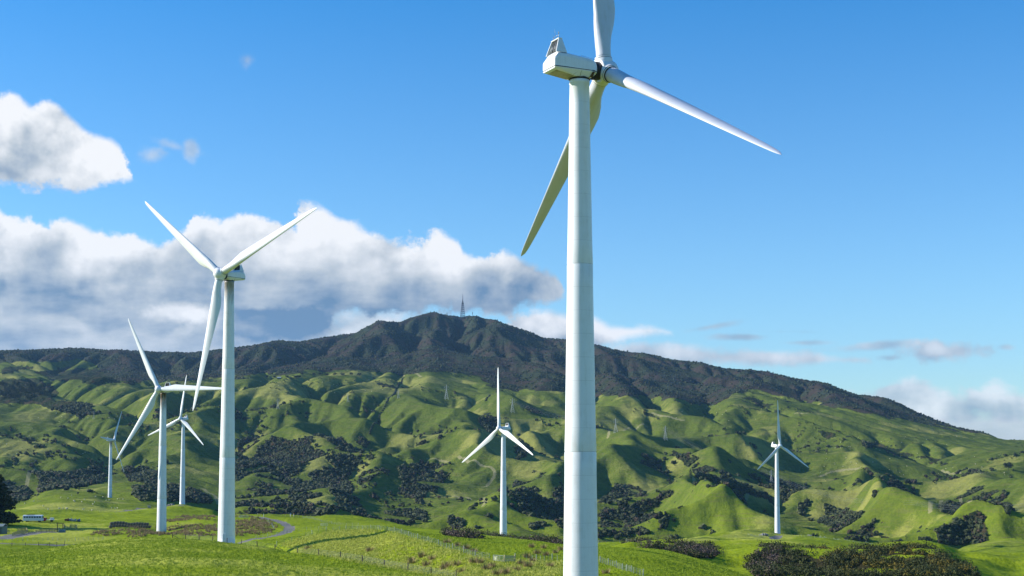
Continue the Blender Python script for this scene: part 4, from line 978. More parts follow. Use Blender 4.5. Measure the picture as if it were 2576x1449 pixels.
fence('batten_fence', 'batten fence running from the gate behind the nearest tower and down to the frame edge', gpath([(1296,1410),(1340,1411),(1395,1410),(1450,1411),(1508,1415),(1540,1425),(1563,1434),(1590,1442),(1622,1452)], 235, 320, 1.45), 'batten', 4, 4)
fence('batten_fence', 'pale batten fence below the gravel turning area at lower left', gpath([(-20,1362),(60,1361.5),(150,1361),(200,1360),(262,1358)], 440, 600, 1.7), 'batten', 6, 3)
fence('roadside_fence', 'widely spaced dark posts beside the lane at lower left', [hitq(X, Y, 380, 560) for X, Y in [(-8,1374),(30,1374),(64,1374),(97,1373.5),(125,1373),(143,1372.5),(162,1372)]], wires=4, brace=((4, -1),))
fence('batten_fence', 'long fence on the plateau edge behind the curving gravel road', gpath([(648,1297),(700,1299),(760,1302),(790,1308),(820,1316),(850,1321),(905,1322)], 640, 900, 3.2), 'batten', 6, 3)
fence('batten_fence', 'fence along the inside of the gravel bend by the rush field', gpath([(655,1304),(672,1312),(684,1322),(690,1331)], 480, 800, 3.0), 'batten', 4, 3)
fence('batten_fence', 'fence beside the gravel road down to the gully', gpath([(644,1357),(694,1349),(733,1338),(800,1331),(826,1334)], 380, 640, 2.8), 'batten', 5, 3)
fence('batten_fence', 'distant fence running right from the gravel loop of the rightmost turbine', gpath([(2008,1350),(2060,1354),(2110,1358),(2182,1368),(2240,1376),(2276,1379)], 900, 1300, 3.6), 'batten', 5, 2)
fence('batten_fence', 'fence in front of the rubble heap by the rightmost turbine', gpath([(1882,1347),(1920,1350),(1936,1352)], 900, 1200, 2.6), 'batten', 4, 2)
fence('batten_fence', 'fence at the foot of the sheep paddock by the yard road', gpath([(40,1288),(110,1287),(180,1287),(260,1286.5),(330,1284)], 900, 1300, 4.5), 'batten', 5, 2)
fence('batten_fence', 'low fence on the far brow right of the nearest tower', gpath([(1506,1367),(1540,1366),(1575,1364),(1600,1361)], 560, 900, 3.0), 'batten', 5, 2)
# gates
M_white = simple('white paint', (.72, .72, .70), .5, var=.12); M_galv = simple('gate tube', (.62, .62, .58), .4, .3)
def gate(label, a, b, h=1.15):
    root = empty('field_gate', a); tag(root, label, 'gate', 'field gates'); d = b-a
    f = MB(); f.path([Vector((0, 0, .15)), Vector((0, 0, h)), d+Vector((0, 0, h)), d+Vector((0, 0, .15)), Vector((0, 0, .15))], .045); f.build('gate_frame', M_galv, root)
    for k in range(4): MB().tube(Vector((0, 0, .33+k*.2)), d+Vector((0, 0, .33+k*.2)), .028).build('rail', M_galv, root)
    for t in (.33, .66): MB().tube(d*t+Vector((0, 0, .15)), d*t+Vector((0, 0, h)), .02).build('stay', M_galv, root)
    return root
ga = hitq(1241, 1412, 230, 330); gb = hitq(1266, 1414, 230, 330)
gate('wide pale tube gate between the two batten fences at lower centre', ga, gb)
st = empty('strainer_assembly', gb+Vector((.25, 0, 0))); tag(st, 'timber strainer block with three rails beside the wide field gate', 'fence end')
for q in (0, 1.9): MB().tube((q, 0, -.4), (q, 0, 1.35), .13).build('post', M_rail, st)
for k in range(4): MB().box((.95, -.12, .25+k*.28), (1.9, .05, .17)).build('rail', simple('strainer rail', (.46, .43, .30), .8), st)
g2 = hitq(807, 1323, 560, 820); gate('small white gate in the plateau fence right of the road bend', g2, g2+Vector((3.2, .6, 0)))
g3 = hitq(601, 1303, 640, 900); gate('pale gate near the tower foot at the head of the rush field', g3, g3+Vector((4.6, 0, 0)))

# ---------------------------------------------------------------- farm yard
def yard(label, pts, r0, r1, h=1.25, step=2.2, rails=4):
    P = gpath(pts, r0, r1, step); root = empty('stock_pen', P[0]); tag(root, label, 'stock pen', 'timber stock pens')
    for p in P: MB().box((0, 0, h/2-.2), (.17, .17, h+.5)).build('post', M_rail, root).location = p-P[0]
    for a, b in zip(P[:-1], P[1:]):
        f = MB(); f.tube(Vector((0, 0, 0)), (b-a), .09, n=4)
        m = f.build('rail', M_rail, root); m.location = a-P[0]+Vector((0, 0, h*.92))
        for k in range(1, rails):
            o = m.copy(); COL.objects.link(o); o.parent = root; o.location = a-P[0]+Vector((0, 0, h*.92-k*.3))
    return root
yard('yellow railed pen left of the gravel turning area', [(31,1349),(45,1344),(69,1340),(66,1335),(40,1337)], 520, 680)
yard('low pen rails at the frame edge by the green shed', [(9,1340),(30,1340)], 520, 680)
yard('long pen rail running from the gravel up to the loading race', [(90,1341),(118,1339),(150,1335)], 520, 700)
yard('curved yellow loading race right of the timber gantry', [(160,1328),(164,1333),(176,1334),(194,1335),(193,1329),(172,1329)], 540, 720, 1.5)
yp = hitq(151, 1338, 520, 700)
gy = empty('timber_gantry', yp); tag(gy, 'tall timber portal frame standing over the stock yards', 'gantry')
for q in (-1.1, 1.1): MB().box((q, 0, 1.6), (.22, .22, 3.6)).build('post', M_post, gy)
MB().box((0, 0, 3.35), (3.0, .2, .22)).build('crossbeam', M_post, gy)
tk = empty('water_tank', hitq(156, 1340, 520, 700)); tag(tk, 'low blue water tank beside the timber gantry', 'tank')
M_blue = simple('blue plastic', (.05, .12, .20), .4); MB().box((0, 0, .55), (2.5, 1.6, 1.1)).build('tank', M_blue, tk, .08); MB().box((0, 0, 1.13), (1.0, .8, .08)).build('lid', M_blue, tk)
shp = hitq(-6, 1342, 540, 700); M_shed = simple('shed cladding', (.10, .15, .13), .6, .0, .15); M_roof = simple('shed roof', (.20, .24, .23), .5)
sh = empty('farm_shed', shp); tag(sh, 'grey green farm shed cut off by the left edge', 'shed')
MB().box((0, 0, 1.3), (5.6, 5, 3.0)).build('wall', M_shed, sh)
r_ = MB(); r_.loft([[Vector((x, yy, zz)) for yy, zz in ((-2.8, 2.75), (0, 3.6), (2.8, 2.75), (2.8, 2.88), (0, 3.74), (-2.8, 2.88))] for x in (-3.0, 3.0)], True, False); r_.build('roof', M_roof, sh)
MB().box((1.3, -2.53, 1.1), (1.9, .06, 2.2)).build('door', simple('shed door', (.07, .09, .09), .6), sh)
# bus
bp_ = hitq(84, 1312.5, 560, 820); bs = empty('house_bus', bp_, math.radians(3)); tag(bs, 'long white house bus parked beside the dark conifer', 'bus')
M_busw = simple('bus paint', (.62, .68, .76), .4, var=.1); M_glass = simple('bus glass', (.03, .035, .04), .15); M_tyre = simple('tyre', (.015, .015, .015), .8)
bm_ = MB(); bm_.loft([[Vector((x, yy, zz)) for yy, zz in ((-1.2, .45), (1.2, .45), (1.22, 1.9), (1.08, 2.75), (.6, 2.95), (-.6, 2.95), (-1.08, 2.75), (-1.22, 1.9))] for x in (-4.3, 4.1)], True, False); bus = bm_.build('body', M_busw, bs, .08)
for k in range(7): MB().box((-3.5+k*1.1, -1.2, 2.05), (.85, .06, .62)).build('window', M_glass, bs)
MB().box((4.12, 0, 2.0), (.06, 2.0, .95)).build('windscreen', M_glass, bs)
MB().box((-1.2, 0, 3.05), (3.2, 1.5, .16)).build('roof_rack', simple('rack', (.12, .13, .14), .6), bs)
for x in (-2.6, 2.7):
    for sy in (-1.05, 1.05): MB().tube((x, sy-.14, .48), (x, sy+.14, .48), .48, n=18).build('wheel', M_tyre, bs)
# red and white truck
tp = hitq(121, 1312.5, 560, 820); tr_ = empty('flatbed_truck', tp, 0); tag(tr_, 'red and white flatbed truck parked right of the white bus', 'truck')
M_red = simple('red paint', (.35, .03, .025), .35); MB().box((-1.5, 0, 1.1), (1.5, 1.75, 1.3)).build('cab', M_red, tr_, .18); MB().box((-.72, 0, 1.45), (.06, 1.5, .5)).build('rear_window', M_glass, tr_)
MB().box((-1.5, -.89, 1.42), (.9, .05, .42)).build('side_window', M_glass, tr_); MB().box((-2.35, 0, .85), (.6, 1.6, .6)).build('bonnet', M_red, tr_, .1)
MB().box((1.0, 0, .85), (3.2, 1.95, .18)).build('deck', M_white, tr_, .02); MB().box((1.7, .1, 1.35), (1.5, 1.4, .8)).build('load_box', M_white, tr_, .05)
for x in (-2.0, 1.6):
    for sy in (-.85, .85): MB().tube((x, sy-.12, .4), (x, sy+.12, .4), .4, n=16).build('wheel', M_tyre, tr_)
# farm clutter beyond the truck
for i, (X, Y, w, col, lab) in enumerate([(168,1311,1.8,(.16,.05,.04),'rusty red implement in the row of farm clutter'),(177,1311,1.5,(.40,.42,.45),'pale drum in the row of farm clutter'),(186,1312,2.0,(.30,.32,.34),'grey trailer box in the row of farm clutter'),(198,1312,1.2,(.05,.12,.30),'blue barrel at the end of the farm clutter')]):
    p = hitq(X, Y, 560, 820); m_ = MB(); m_.box((0, 0, .6), (w, 1.0, .8)); m_.tube((-w*.3, -.5, .25), (-w*.3, .5, .25), .25, n=12); m_.tube((w*.3, -.5, .25), (w*.3, .5, .25), .25, n=12); m_.box((w*.35, 0, 1.15), (w*.2, .6, .4))
    o = m_.build('farm_implement', simple('implement %d' % i, col, .6), None, .04); o.location = p; tag(o, lab, 'implement', 'farm clutter by the truck')
# round bales, two tiers
M_bale = simple('bale wrap', (.15, .13, .09), .8, var=.5, scale=2.5, bump=.05); M_balee = simple('bale end', (.33, .25, .13), .95, var=.4, scale=5)
ba = hitq(277, 1329, 560, 760); bb = hitq(380, 1328, 560, 760); dv = (bb-ba); L = dv.length; dirv = dv.normalized()
rb = MB(); prof = [(.05, -.62), (.60, -.62), (.68, -.55), (.69, 0), (.68, .55), (.60, .62), (.05, .62)]; rb.lathe(prof, 20, 'X')
ME_BALE = shared(rb, 'round_bale'); ME_BALE.materials.append(M_bale)
for tier in (0, 1):
    for k in range(15 if tier == 0 else 14):
        p = ba+dirv*(k*L/15+.65+(.6 if tier else 0)); z = Hs(p.x, p.y)
        o = bpy.data.objects.new('round_bale', ME_BALE); COL.objects.link(o); o.location = (p.x, p.y+.5*tier, z+.62+tier*1.16); o.rotation_euler = (rng.uniform(0, 6), 0, math.atan2(dirv.y, dirv.x)+rng.uniform(-.03, .03))
        tag(o, 'dark round bale in the %s tier of the long stack behind the near hill' % ('upper' if tier else 'lower'), 'bale', 'round bales stacked in two tiers')
# small markers by the road
for X, Y, col, lab in ((739,1301,(.75,.25,.05),'orange topped marker post by the plateau fence'),(731,1301,(.25,.40,.62),'pale blue marker post left of the orange one'),(663,1302,(.45,.50,.08),'yellow green sign at the road corner by the plateau fence')):
    p = hitq(X, Y, 640, 900); r0_ = empty('marker_post', p); tag(r0_, lab, 'marker', 'markers by the gravel road')
    MB().tube((0, 0, -.2), (0, 0, 1.7), .09).build('post', M_white, r0_); MB().box((0, 0, 1.9), (.5, .12, .7)).build('head', simple('marker '+lab[:5], col, .5), r0_)
for X, Y, r0, r1, w, lab in ((1922,1347,950,1200,3.2,'grey rubble heap beside the gravel loop of the rightmost turbine'),(2180-145,1347.5,1000,1250,2.2,'dark rubble heap right of the rightmost turbine foot'),(430,1270,1000,1300,3.5,'grey rubble heap on the yard beside the small turbine')):
    p = hitq(X, Y, r0, r1); m_ = MB()
    for k in range(26):
        a = rng.uniform(0, 6.28); q = rng.random()**.6; m_.blob((math.cos(a)*w*q, math.sin(a)*w*.6*q, (1-q)*w*.35), rng.uniform(.35, .8), 1, .3, k)
    o = m_.build('rubble_heap', simple('rubble', (.26, .25, .23), .9, scale=1.5)); o.location = p; tag(o, lab, 'rubble heap', 'rubble heaps')
for k, (X, Y) in enumerate([(373,1277),(377,1277.5)]):
    p = hitq(X, Y, 900, 1250); r0_ = empty('bollard', p); tag(r0_, 'pale block beside the yard road, %s of the pair' % ('left' if k == 0 else 'right'), 'block'); MB().box((0, 0, .8), (1.1, 1.0, 1.8)).build('block', simple('block', (.5, .42, .32), .8), r0_, .06)

# ---------------------------------------------------------------- sheep
def sheep_mesh():
    m = MB(); m.blob((0, 0, .68), (.58, .30, .34), 2, .05, 3); m.blob((.62, 0, .86), (.20, .12, .14), 1, .04, 4); m.tube((.42, 0, .78), (.60, 0, .85), .15, .11, 8)
    for x in (-.34, .34):
        for y in (-.15, .15): m.tube((x, y, .45), (x, y, 0), .06, .04, 6)
    return m
M_wool = simple('wool', (.62, .56, .42), .95, var=.2, scale=4)
ME_SHEEP = shared(sheep_mesh(), 'sheep'); ME_SHEEP.materials.append(M_wool)
def sheep(p, label, group, s=1.0):
    o = bpy.data.objects.new('sheep', ME_SHEEP); COL.objects.link(o); o.location = p; o.rotation_euler = (0, 0, rng.uniform(0, 6.28)); o.scale = (s, s, s); tag(o, label, 'sheep', group)
for cx, cy in [(617,668),(690,680),(727,648),(853,690),(748,705),(757,712),(828,714),(968,660),(1042,664),(957,718),(1075,700),(1107,696),(1190,685),(1212,685),(1245,688),(436,758),(340,708),(250,730),(682,790),(672,797),(637,792),(600,797),(1130,776),(1190,778),(1165,782),(930,803),(487,803),(843,792),(940,738)]:
    X, Y = cx/4.026, cy/4.026+1086.7
    sheep(hitq(X, Y, 1000, 1600), 'white sheep grazing on the paddock below the leftmost turbine', 'sheep on the paddock of the leftmost turbine', 1.15)
for (x0, x1, y0, y1, n, lab, grp) in ((2060, 2540, 1095, 1200, 62, 'far white sheep on the shaded pasture right of the rightmost turbine', 'sheep on the far right pasture'),
                                      (0, 380, 1040, 1170, 26, 'far white sheep on the green slopes above the leftmost turbine', 'sheep on the left slopes'),
                                      (640, 1000, 955, 1000, 22, 'far white sheep high on the dry pasture below the bush edge', 'sheep on the high pasture'),
                                      (1700, 1930, 1015, 1060, 16, 'far white sheep on the bright slope under the bush left of the rightmost turbine', 'sheep under the bush edge')):
    for _ in range(n):
        X, Y = rng.uniform(x0, x1), rng.uniform(y0, y1)
        p = hitq(X, Y, 1500, 3600); sheep(p, lab, grp, 1.35)

# ---------------------------------------------------------------- pylons, lines, masts
M_pyl = simple('pylon steel', (.40, .43, .42), .5, .3, .15)
def pylon_meshes(H=30.0):
    m = MB(); w0, w1 = 3.6, .75
    def wz(z): return w0+(w1-w0)*min(1, z/(H*.62)) if z < H*.62 else w1+(.25-w1)*((z-H*.62)/(H*.38))
    zs = [-1, 4, 8, 12, 15.5, 18.6, 21.2, 23.6, 26, 28, H]
    for i, j in ((-1, -1), (1, -1), (1, 1), (-1, 1)):
        m.path([Vector((i*wz(z), j*wz(z), z)) for z in zs], .17, 4)
    for a, b in zip(zs[:-1], zs[1:]):
        for (i, j), (k, l) in (((-1, -1), (1, -1)), ((1, -1), (1, 1)), ((1, 1), (-1, 1)), ((-1, 1), (-1, -1))):
            m.tube((i*wz(a), j*wz(a), a), (k*wz(b), l*wz(b), b), .10, n=4); m.tube((k*wz(a), l*wz(a), a), (i*wz(b), j*wz(b), b), .10, n=4)
    arm = MB()
    for sx in (-1, 1):
        arm.tube((0, -.5, 0), (sx*4.6, 0, .35), .12, n=4); arm.tube((0, .5, 0), (sx*4.6, 0, .35), .12, n=4); arm.tube((0, 0, 1.4), (sx*4.6, 0, .35), .10, n=4)
        arm.tube((sx*4.6, 0, .35), (sx*4.6, 0, -1.3), .13, n=6)
    return m, arm
_pm, _pa = pylon_meshes(); ME_PYL = shared(_pm, 'lattice'); ME_PYL.materials.append(M_pyl); ME_ARM = shared(_pa, 'cross_arm'); ME_ARM.materials.append(M_pyl)
PYL = [(236,1055,'leftmost lattice pylon, low between the two green spurs','e'), (699,1030,'faint lattice pylon on the left slope beside the tall tower',''), (875,1011,'lattice pylon on the pale slope, second from the left of the upper row',''), (1002,1003,'lattice pylon beside the dark hedge line on the high pasture',''),
       (1123,1004,'lattice pylon on the pasture above the middle turbine',''), (1289,1038,'lattice pylon between the middle turbine and the nearest tower',''), (1549,1089,'lattice pylon carrying lines just right of the nearest tower','e'), (1674,1108,'lattice pylon on the brow above the dark shaded valley',''), (1940.5,1221,'lattice pylon just left of the rightmost turbine tower','')]
PP = []
for X, Y, lab, _e in PYL:
    p = hitq(X, Y, 1700, 3600); r = math.hypot(p.x, p.y)
    hpx = {236: 20, 699: 25, 875: 22, 1002: 22}.get(X, 36); sc = min(1.15, max(.45, hpx*r/F/30))
    root = empty('lattice_pylon', p, math.radians(20)); root.scale = (sc, sc, sc); tag(root, lab, 'pylon', 'power pylons on the hills'); PP.append((p, sc))
    o = bpy.data.objects.new('lattice', ME_PYL); COL.objects.link(o); o.parent = root
    for z in (20.5, 23.6, 26.6):
        o = bpy.data.objects.new('cross_arm', ME_ARM); COL.objects.link(o); o.parent = root; o.location = (0, 0, z); o.scale = (1 if z != 23.6 else 1.2, 1, 1)
M_cable = simple('cable', (.16, .17, .18), .5)
def line(label, A, B, n=6):
    (pa, sa), (pb, sb) = A, B; root = empty('power_line', pa); tag(root, label, 'cable', 'power lines strung across the valley')
    for z in (20.5, 23.6, 26.6):
        for q in (-4.4, 4.4):
            a = pa+Vector((q*sa, 0, (z-1)*sa)); b = pb+Vector((q*sb, 0, (z-1)*sb)); pts = []
            for k in range(17):
                t = k/16; p = a.lerp(b, t); p.z -= 4*min(14, (b-a).length*.03)*t*(1-t); pts.append(p-pa)
            MB().path(pts, .05, 4).build('cable', M_cable, root)
line('six cables from the pylon beside the nearest tower to the next pylon', PP[6], PP[7]); line('six cables dropping across the dark valley towards the rightmost turbine', PP[7], PP[8])
endp = hitq(2420, 1290, 1500, 2600); line('six cables crossing the shaded spur at the lower right', (hitq(2300, 1300, 1500, 2600), .7), (hitq(2680, 1330, 1400, 2600)+Vector((0, 0, 6)), .9))
line('six cables from the valley pylon right across the deep shaded gully', PP[8], (hitq(2300, 1300, 1500, 2600), .7)); line('six cables from the pylon behind the nearest tower', PP[5], PP[6])
# summit mast
M_mast = simple('mast steel', (.05, .065, .09), .6)
mp = hitq(1164, 804, 5200, 5700); ms = empty('transmitter_mast', mp); tag(ms, 'tall lattice transmitter mast on the mountain summit', 'mast')
H = 97.0
def mw(z): return 9.5+(3.6-9.5)*min(1, z/58) if z < 58 else 3.6+(1.5-3.6)*min(1, (z-58)/8)
m = MB(); zs = [-4, 6, 14, 22, 30, 38, 45, 52, 58, 63, 68]
for i, j in ((-1, -1), (1, -1), (1, 1), (-1, 1)): m.path([Vector((i*mw(z), j*mw(z), z)) for z in zs], .6, 4)
for a, b in zip(zs[:-1], zs[1:]):
    for (i, j), (k, l) in (((-1, -1), (1, -1)), ((1, -1), (1, 1)), ((1, 1), (-1, 1)), ((-1, 1), (-1, -1))):
        m.tube((i*mw(a), j*mw(a), a), (k*mw(b), l*mw(b), b), .45, n=4); m.tube((i*mw(b), j*mw(b), b), (k*mw(b), l*mw(b), b), .55, n=4)
m.build('lattice', M_mast, ms)
for z, w in ((38, 7.2), (52, 5.6), (60, 5.0)): MB().box((0, 0, z), (w*1.7, w*1.7, 1.6)).build('antenna_platform', M_mast, ms)
MB().lathe([(1.3, 66), (1.3, 78), (.9, 78.5), (.8, 88), (.45, 88.5), (.35, H)], 10).build('spire', M_mast, ms)
for X, Y, hh, lab in ((1124.5, 801, 12.5, 'short round-headed aerial left of the tall summit mast'), (1188.7, 804, 17, 'short thin aerial right of the tall summit mast')):
    p = hitq(X, Y, 5200, 5700); r_ = empty('summit_aerial', p); tag(r_, lab, 'aerial', 'small aerials on the summit')
    MB().tube((0, 0, -3), (0, 0, hh), .75, .55, 8).build('pole', M_mast, r_); MB().lathe([(1.3, hh*.55), (1.3, hh*.75), (.6, hh*.78), (1.2, hh*.9), (1.2, hh)], 10).build('antenna', M_mast, r_)

# ---------------------------------------------------------------- plants
def leaf_mat(name, a, b, var=.5):
    m, nt, bb_ = new_mat(name)
    g_ = nt.new('ShaderNodeNewGeometry'); oi = nt.new('ShaderNodeObjectInfo')
    n = nt.noise(g_.outputs['Position'], .8, 3, .6)
    c = nt.mix(nt.ramp(nt.add(nt.mul(n, .45), nt.mul(g_.outputs['Random Per Island'], .55)), .25, .8), tuple(a)+(1,), tuple(b)+(1,))
    nt.l.new(c, bb_.inputs['Base Color']); bb_.inputs['Roughness'].default_value = .8; bb_.inputs['Specular IOR Level'].default_value = .2
    return m
M_pine = leaf_mat('pine needles', (.012, .020, .012), (.035, .048, .022)); M_broad = leaf_mat('dark broadleaf', (.013, .021, .010), (.048, .060, .026)); M_pale = leaf_mat('yellowish conifer', (.10, .13, .04), (.20, .21, .07))
M_bark = simple('bark', (.06, .045, .035), .95, scale=5)
def leaves(V, Fc, c, n, r, size, g, up=.3):
    for _ in range(n):
        d = Vector((g.gauss(0, 1), g.gauss(0, 1), g.gauss(0, 1))).normalized()*(g.random()**.45)
        p = c+Vector((d.x*r[0], d.y*r[1], d.z*r[2])); a = Vector((g.gauss(0, 1), g.gauss(0, 1), g.gauss(0, 1))).normalized(); b = a.orthogonal().normalized()
        s = size*g.uniform(.6, 1.3); k = len(V); V += [p-a*s, p+b*s*.6, p+a*s, p-b*s*.6]; Fc.append((k, k+1, k+2, k+3))
def crown_tree(name, p, H, W, label, cat, mat, group, kind='round', n=700, seed=0, leaf=None):
    g = random.Random(seed); root = empty(name, p); tag(root, label, cat, group)
    t = MB(); t.tube((0, 0, -1), (0, 0, H*.45), H*.028, H*.018, 8); top = Vector((0, 0, H*.45))
    for k in range(5):
        a = g.uniform(0, 6.28); t.tube((0, 0, H*(.2+.06*k)), (math.cos(a)*W*.3, math.sin(a)*W*.3, H*(.45+.06*k)), H*.012, H*.005, 5)
    if kind == 'cone': t.tube((0, 0, H*.45), (0, 0, H*.96), H*.018, .03, 6)
    t.build('trunk', M_bark, root)
    V, Fc = [], []; leaf = leaf or H*.035
    if kind == 'cone':
        L = 16
        for i in range(L):
            f = i/(L-1); z = H*(.10+.86*f); rad = W/2*(1-f)**.75*g.uniform(.8, 1.12)+.2
            for b in range(7 if f < .8 else 4):
                a = g.uniform(0, 6.28); q = rad*g.uniform(.55, 1.05)
                for s_ in (.35, .7, 1.0):
                    leaves(V, Fc, Vector((math.cos(a)*q*s_, math.sin(a)*q*s_, z-q*s_*.12+g.uniform(-.03, .03)*H)), max(2, int(n/(L*18))), (rad*.26, rad*.26, H*.025), leaf, g)
    elif kind == 'column':
        for i in range(14):
            f = i/13; leaves(V, Fc, Vector((g.uniform(-.1, .1)*W, g.uniform(-.1, .1)*W, H*(.12+.82*f))), n//14, (W*.5*(1-f)**.5*(.8+.4*g.random()), W*.5*(1-f)**.5, H*.05), leaf, g)
    else:
        for i in range(18):
            a = g.uniform(0, 6.28); q = g.random()**.5*W*.36; z = H*(.38+.46*g.random()); rr = W*g.uniform(.14, .24)
            leaves(V, Fc, Vector((math.cos(a)*q, math.sin(a)*q, z)), n//18, (rr, rr, rr*.7), leaf, g)
    MB().add(V, Fc).build('crown', mat, root)
    return root
crown_tree('conifer', hitq(1, 1322, 560, 800)+Vector((-1.5, 0, 0)), 22.5, 19, 'tall dark conifer at the left edge behind the white bus', 'tree', M_pine, None, 'cone', 9000, 5, .62)
crown_tree('conifer', hitq(-38, 1324, 560, 800), 17, 14, 'shorter dark conifer mostly cut off by the left edge', 'tree', M_pine, None, 'cone', 4000, 6, .6)
crown_tree('poplar', hitq(1737, 1201, 1500, 2600), 13, 6.2, 'lone pale conical tree on the green knoll crest right of the nearest tower', 'tree', M_pale, None, 'column', 900, 7, .5)
crown_tree('broadleaf_tree', hitq(2537, 1184, 1700, 3400), 15, 17, 'lone dark round tree at the far right above the track', 'tree', M_broad, None, 'round', 1400, 8, .7)
crown_tree('broadleaf_tree', hitq(715, 1288, 1300, 2000), 8, 5, 'small pointed tree standing in the dark scrub above the road bend', 'tree', M_broad, None, 'column', 400, 9, .4)
for i in range(30):
    X = rng.uniform(-10, 138); Y = rng.uniform(975, 1012) if X < 120 else rng.uniform(985, 1002)
    crown_tree('plantation_tree', hitq(X, Y, 2300, 3900), rng.uniform(17, 26), rng.uniform(14, 20), 'dark tree in the plantation block at the upper left', 'tree', M_pine, 'trees of the plantation block', 'round', 420, 20+i, 1.1)
for i, X in enumerate([672, 690, 722, 745, 752, 760, 790, 806, 822, 842, 862, 884, 904]):
    p = hitq(X, 951 if X < 760 else 945, 3000, 3800)
    crown_tree('shelter_tree', p, rng.uniform(5, 8), rng.uniform(8, 14), 'low dark tree in the shelter row on the bush edge', 'tree', M_broad, 'shelter row on the bush edge', 'round', 200, 60+i, 1.0)
bn = empty('barn', hitq(702, 953, 3000, 3700)); tag(bn, 'tiny barn with pale roof between the shelter trees', 'barn'); MB().box((0, 0, 1.2), (9, 6, 3)).build('wall', M_shed, bn); r_ = MB(); r_.loft([[Vector((x, yy, zz)) for yy, zz in ((-3.4, 2.6), (0, 3.9), (3.4, 2.6), (3.4, 2.75), (0, 4.05), (-3.4, 2.75))] for x in (-4.8, 4.8)], True, False); r_.build('roof', simple('pale roof', (.6, .62, .64), .4), bn)
# trees and bare trunks along the skyline
for i, (X, Y, hh, ww, kd) in enumerate([(232,881,8,8,'round'),(43,886,6,7,'round'),(30,887,5,6,'round'),(444,888,7,5,'round'),(1668,907,9,10,'round'),(1809,928,9,11,'round'),(1815,929,7,8,'round'),(1838,932,8,8,'round'),(1858,935,7,9,'round'),(1868,936,6,7,'round'),(2401,1076,6,8,'round'),(1205,808,6,12,'round'),(1428,860,6,10,'round')]):
    crown_tree('ridge_tree', hitq(X, Y+1, 3900, 5600), hh, ww, 'dark tree standing up on the skyline of the %s' % ('left ridge' if X < 600 else 'mountain' if X < 1500 else 'right ridge'), 'tree', M_broad, 'trees on the skyline', kd, 160, 90+i, .9)
for X, Y, hh in [(124,881.5,8),(98,882,5),(242,883,6),(244,883,5),(277,884,5),(286,884,5),(301,884,6),(324,885,7),(338,885,6),(362,886,8),(371,887,5),(398,888,6),(663,871,4),(718,867,6),(725,868,5),(813,856,4),(866,848,4),(1369,859,6),(1503,873,5),(1520,877,5),(1532,880,6),(1560,889,5),(1601,894,6),(1665,907,9),(1695,910,5),(1727,913,6),(1762,917,5)]:
    p = hitq(X, Y+.5, 3900, 5600); m_ = MB(); m_.tube((0, 0, -1), (rng.uniform(-.4, .4), 0, hh*1.25), .55, .2, 5); m_.tube((0, 0, hh*.7), (rng.uniform(-1.5, 1.5), 0, hh*.95), .2, .1, 4)
    o = m_.build('dead_trunk', M_bark); o.location = p; tag(o, 'bare dead trunk sticking up on the skyline of the %s' % ('left ridge' if X < 900 else 'right ridge'), 'dead tree', 'dead trunks on the skyline')
# hedge lines on the far pasture
for pts, lab in (([(1015,952),(1003,965),(995,985),(975,1010),(966,1030),(955,1045),(945,1065),(934,1078),(930,1094)], 'long dark hedge line running down the pale pasture'), ([(1231,995),(1226,1001),(1222,1010)], 'short dark hedge line on the pasture above the middle turbine')):
    P = gpath(pts, 2300, 3600, 5.0); m_ = MB()
    for k, p in enumerate(P): m_.blob(p-P[0]+Vector((rng.uniform(-.5, .5), rng.uniform(-.5, .5), .6)), (3.2, 2.6, 1.5), 1, .3, k)
    o = m_.build('hedge', M_broad); o.location = P[0]; tag(o, lab, 'hedge', 'hedge lines')
# rush tussocks near the gate
M_tus = leaf_mat('rush blades', (.16, .12, .05), (.40, .29, .15))
def tus(seed):
    g = random.Random(seed); V, Fc = [], []
    for _ in range(150):
        a = g.uniform(0, 6.28); q = g.random()**.5*.42; l = g.uniform(.5, 1.05); lean = q*1.3+g.uniform(0, .25); w = .025
        b0 = Vector((math.cos(a)*q, math.sin(a)*q, -.05)); t_ = b0+Vector((math.cos(a)*lean*.6, math.sin(a)*lean*.6, l)); s_ = Vector((-math.sin(a)*w, math.cos(a)*w, 0)); k = len(V)
        V += [b0-s_, b0+s_, t_]; Fc.append((k, k+1, k+2))
    me = shared(MB().add(V, Fc), 'rush_tussock'); me.materials.append(M_tus); return me
TM = [tus(k) for k in range(4)]
TUS = [(525,1190,1),(1570,1310,1),(1575,1335,1),(1680,1270,1),(1780,1300,1),(1725,1360,1),(1925,1372,1),(2030,1358,1),(2270,1338,1),(2200,1330,1),(2390,1372,1),(2530,1440,1),(2435,1449,1),(1935,1128,1),(2040,1160,1),(2130,1188,1),(2210,1220,1),(1150,1215,1),(1900,1400,1),(2330,1400,1),(2080,1425,1),
       (150,1275,0),(255,1240,0),(200,1172,0),(345,1255,0),(440,1230,0),(205,1320,0),(50,1410,0),(90,1345,0),(500,1200,0),(385,1372,0),(160,1370,0),(320,1180,0),(950,1440,0)]
for cx, cy, side in TUS:
    X = cx/4.026+(644 if side else 1288); Y = cy/4.026+1086.7
    p = hitq(X, Y, 200, 560); o = bpy.data.objects.new('rush_tussock', rng.choice(TM)); COL.objects.link(o); o.location = p; s_ = rng.uniform(1.1, 1.6); o.scale = (s_*1.15, s_*1.15, s_*.95); o.rotation_euler = (0, 0, rng.uniform(0, 6))
    tag(o, 'brown rush tussock on the turf %s' % ('below the knoll left of the gate' if X < 1236 and Y > 1385 else 'behind the batten fence' if Y < 1405 else 'between the gate and the nearest tower'), 'tussock', 'rush tussocks round the gate')

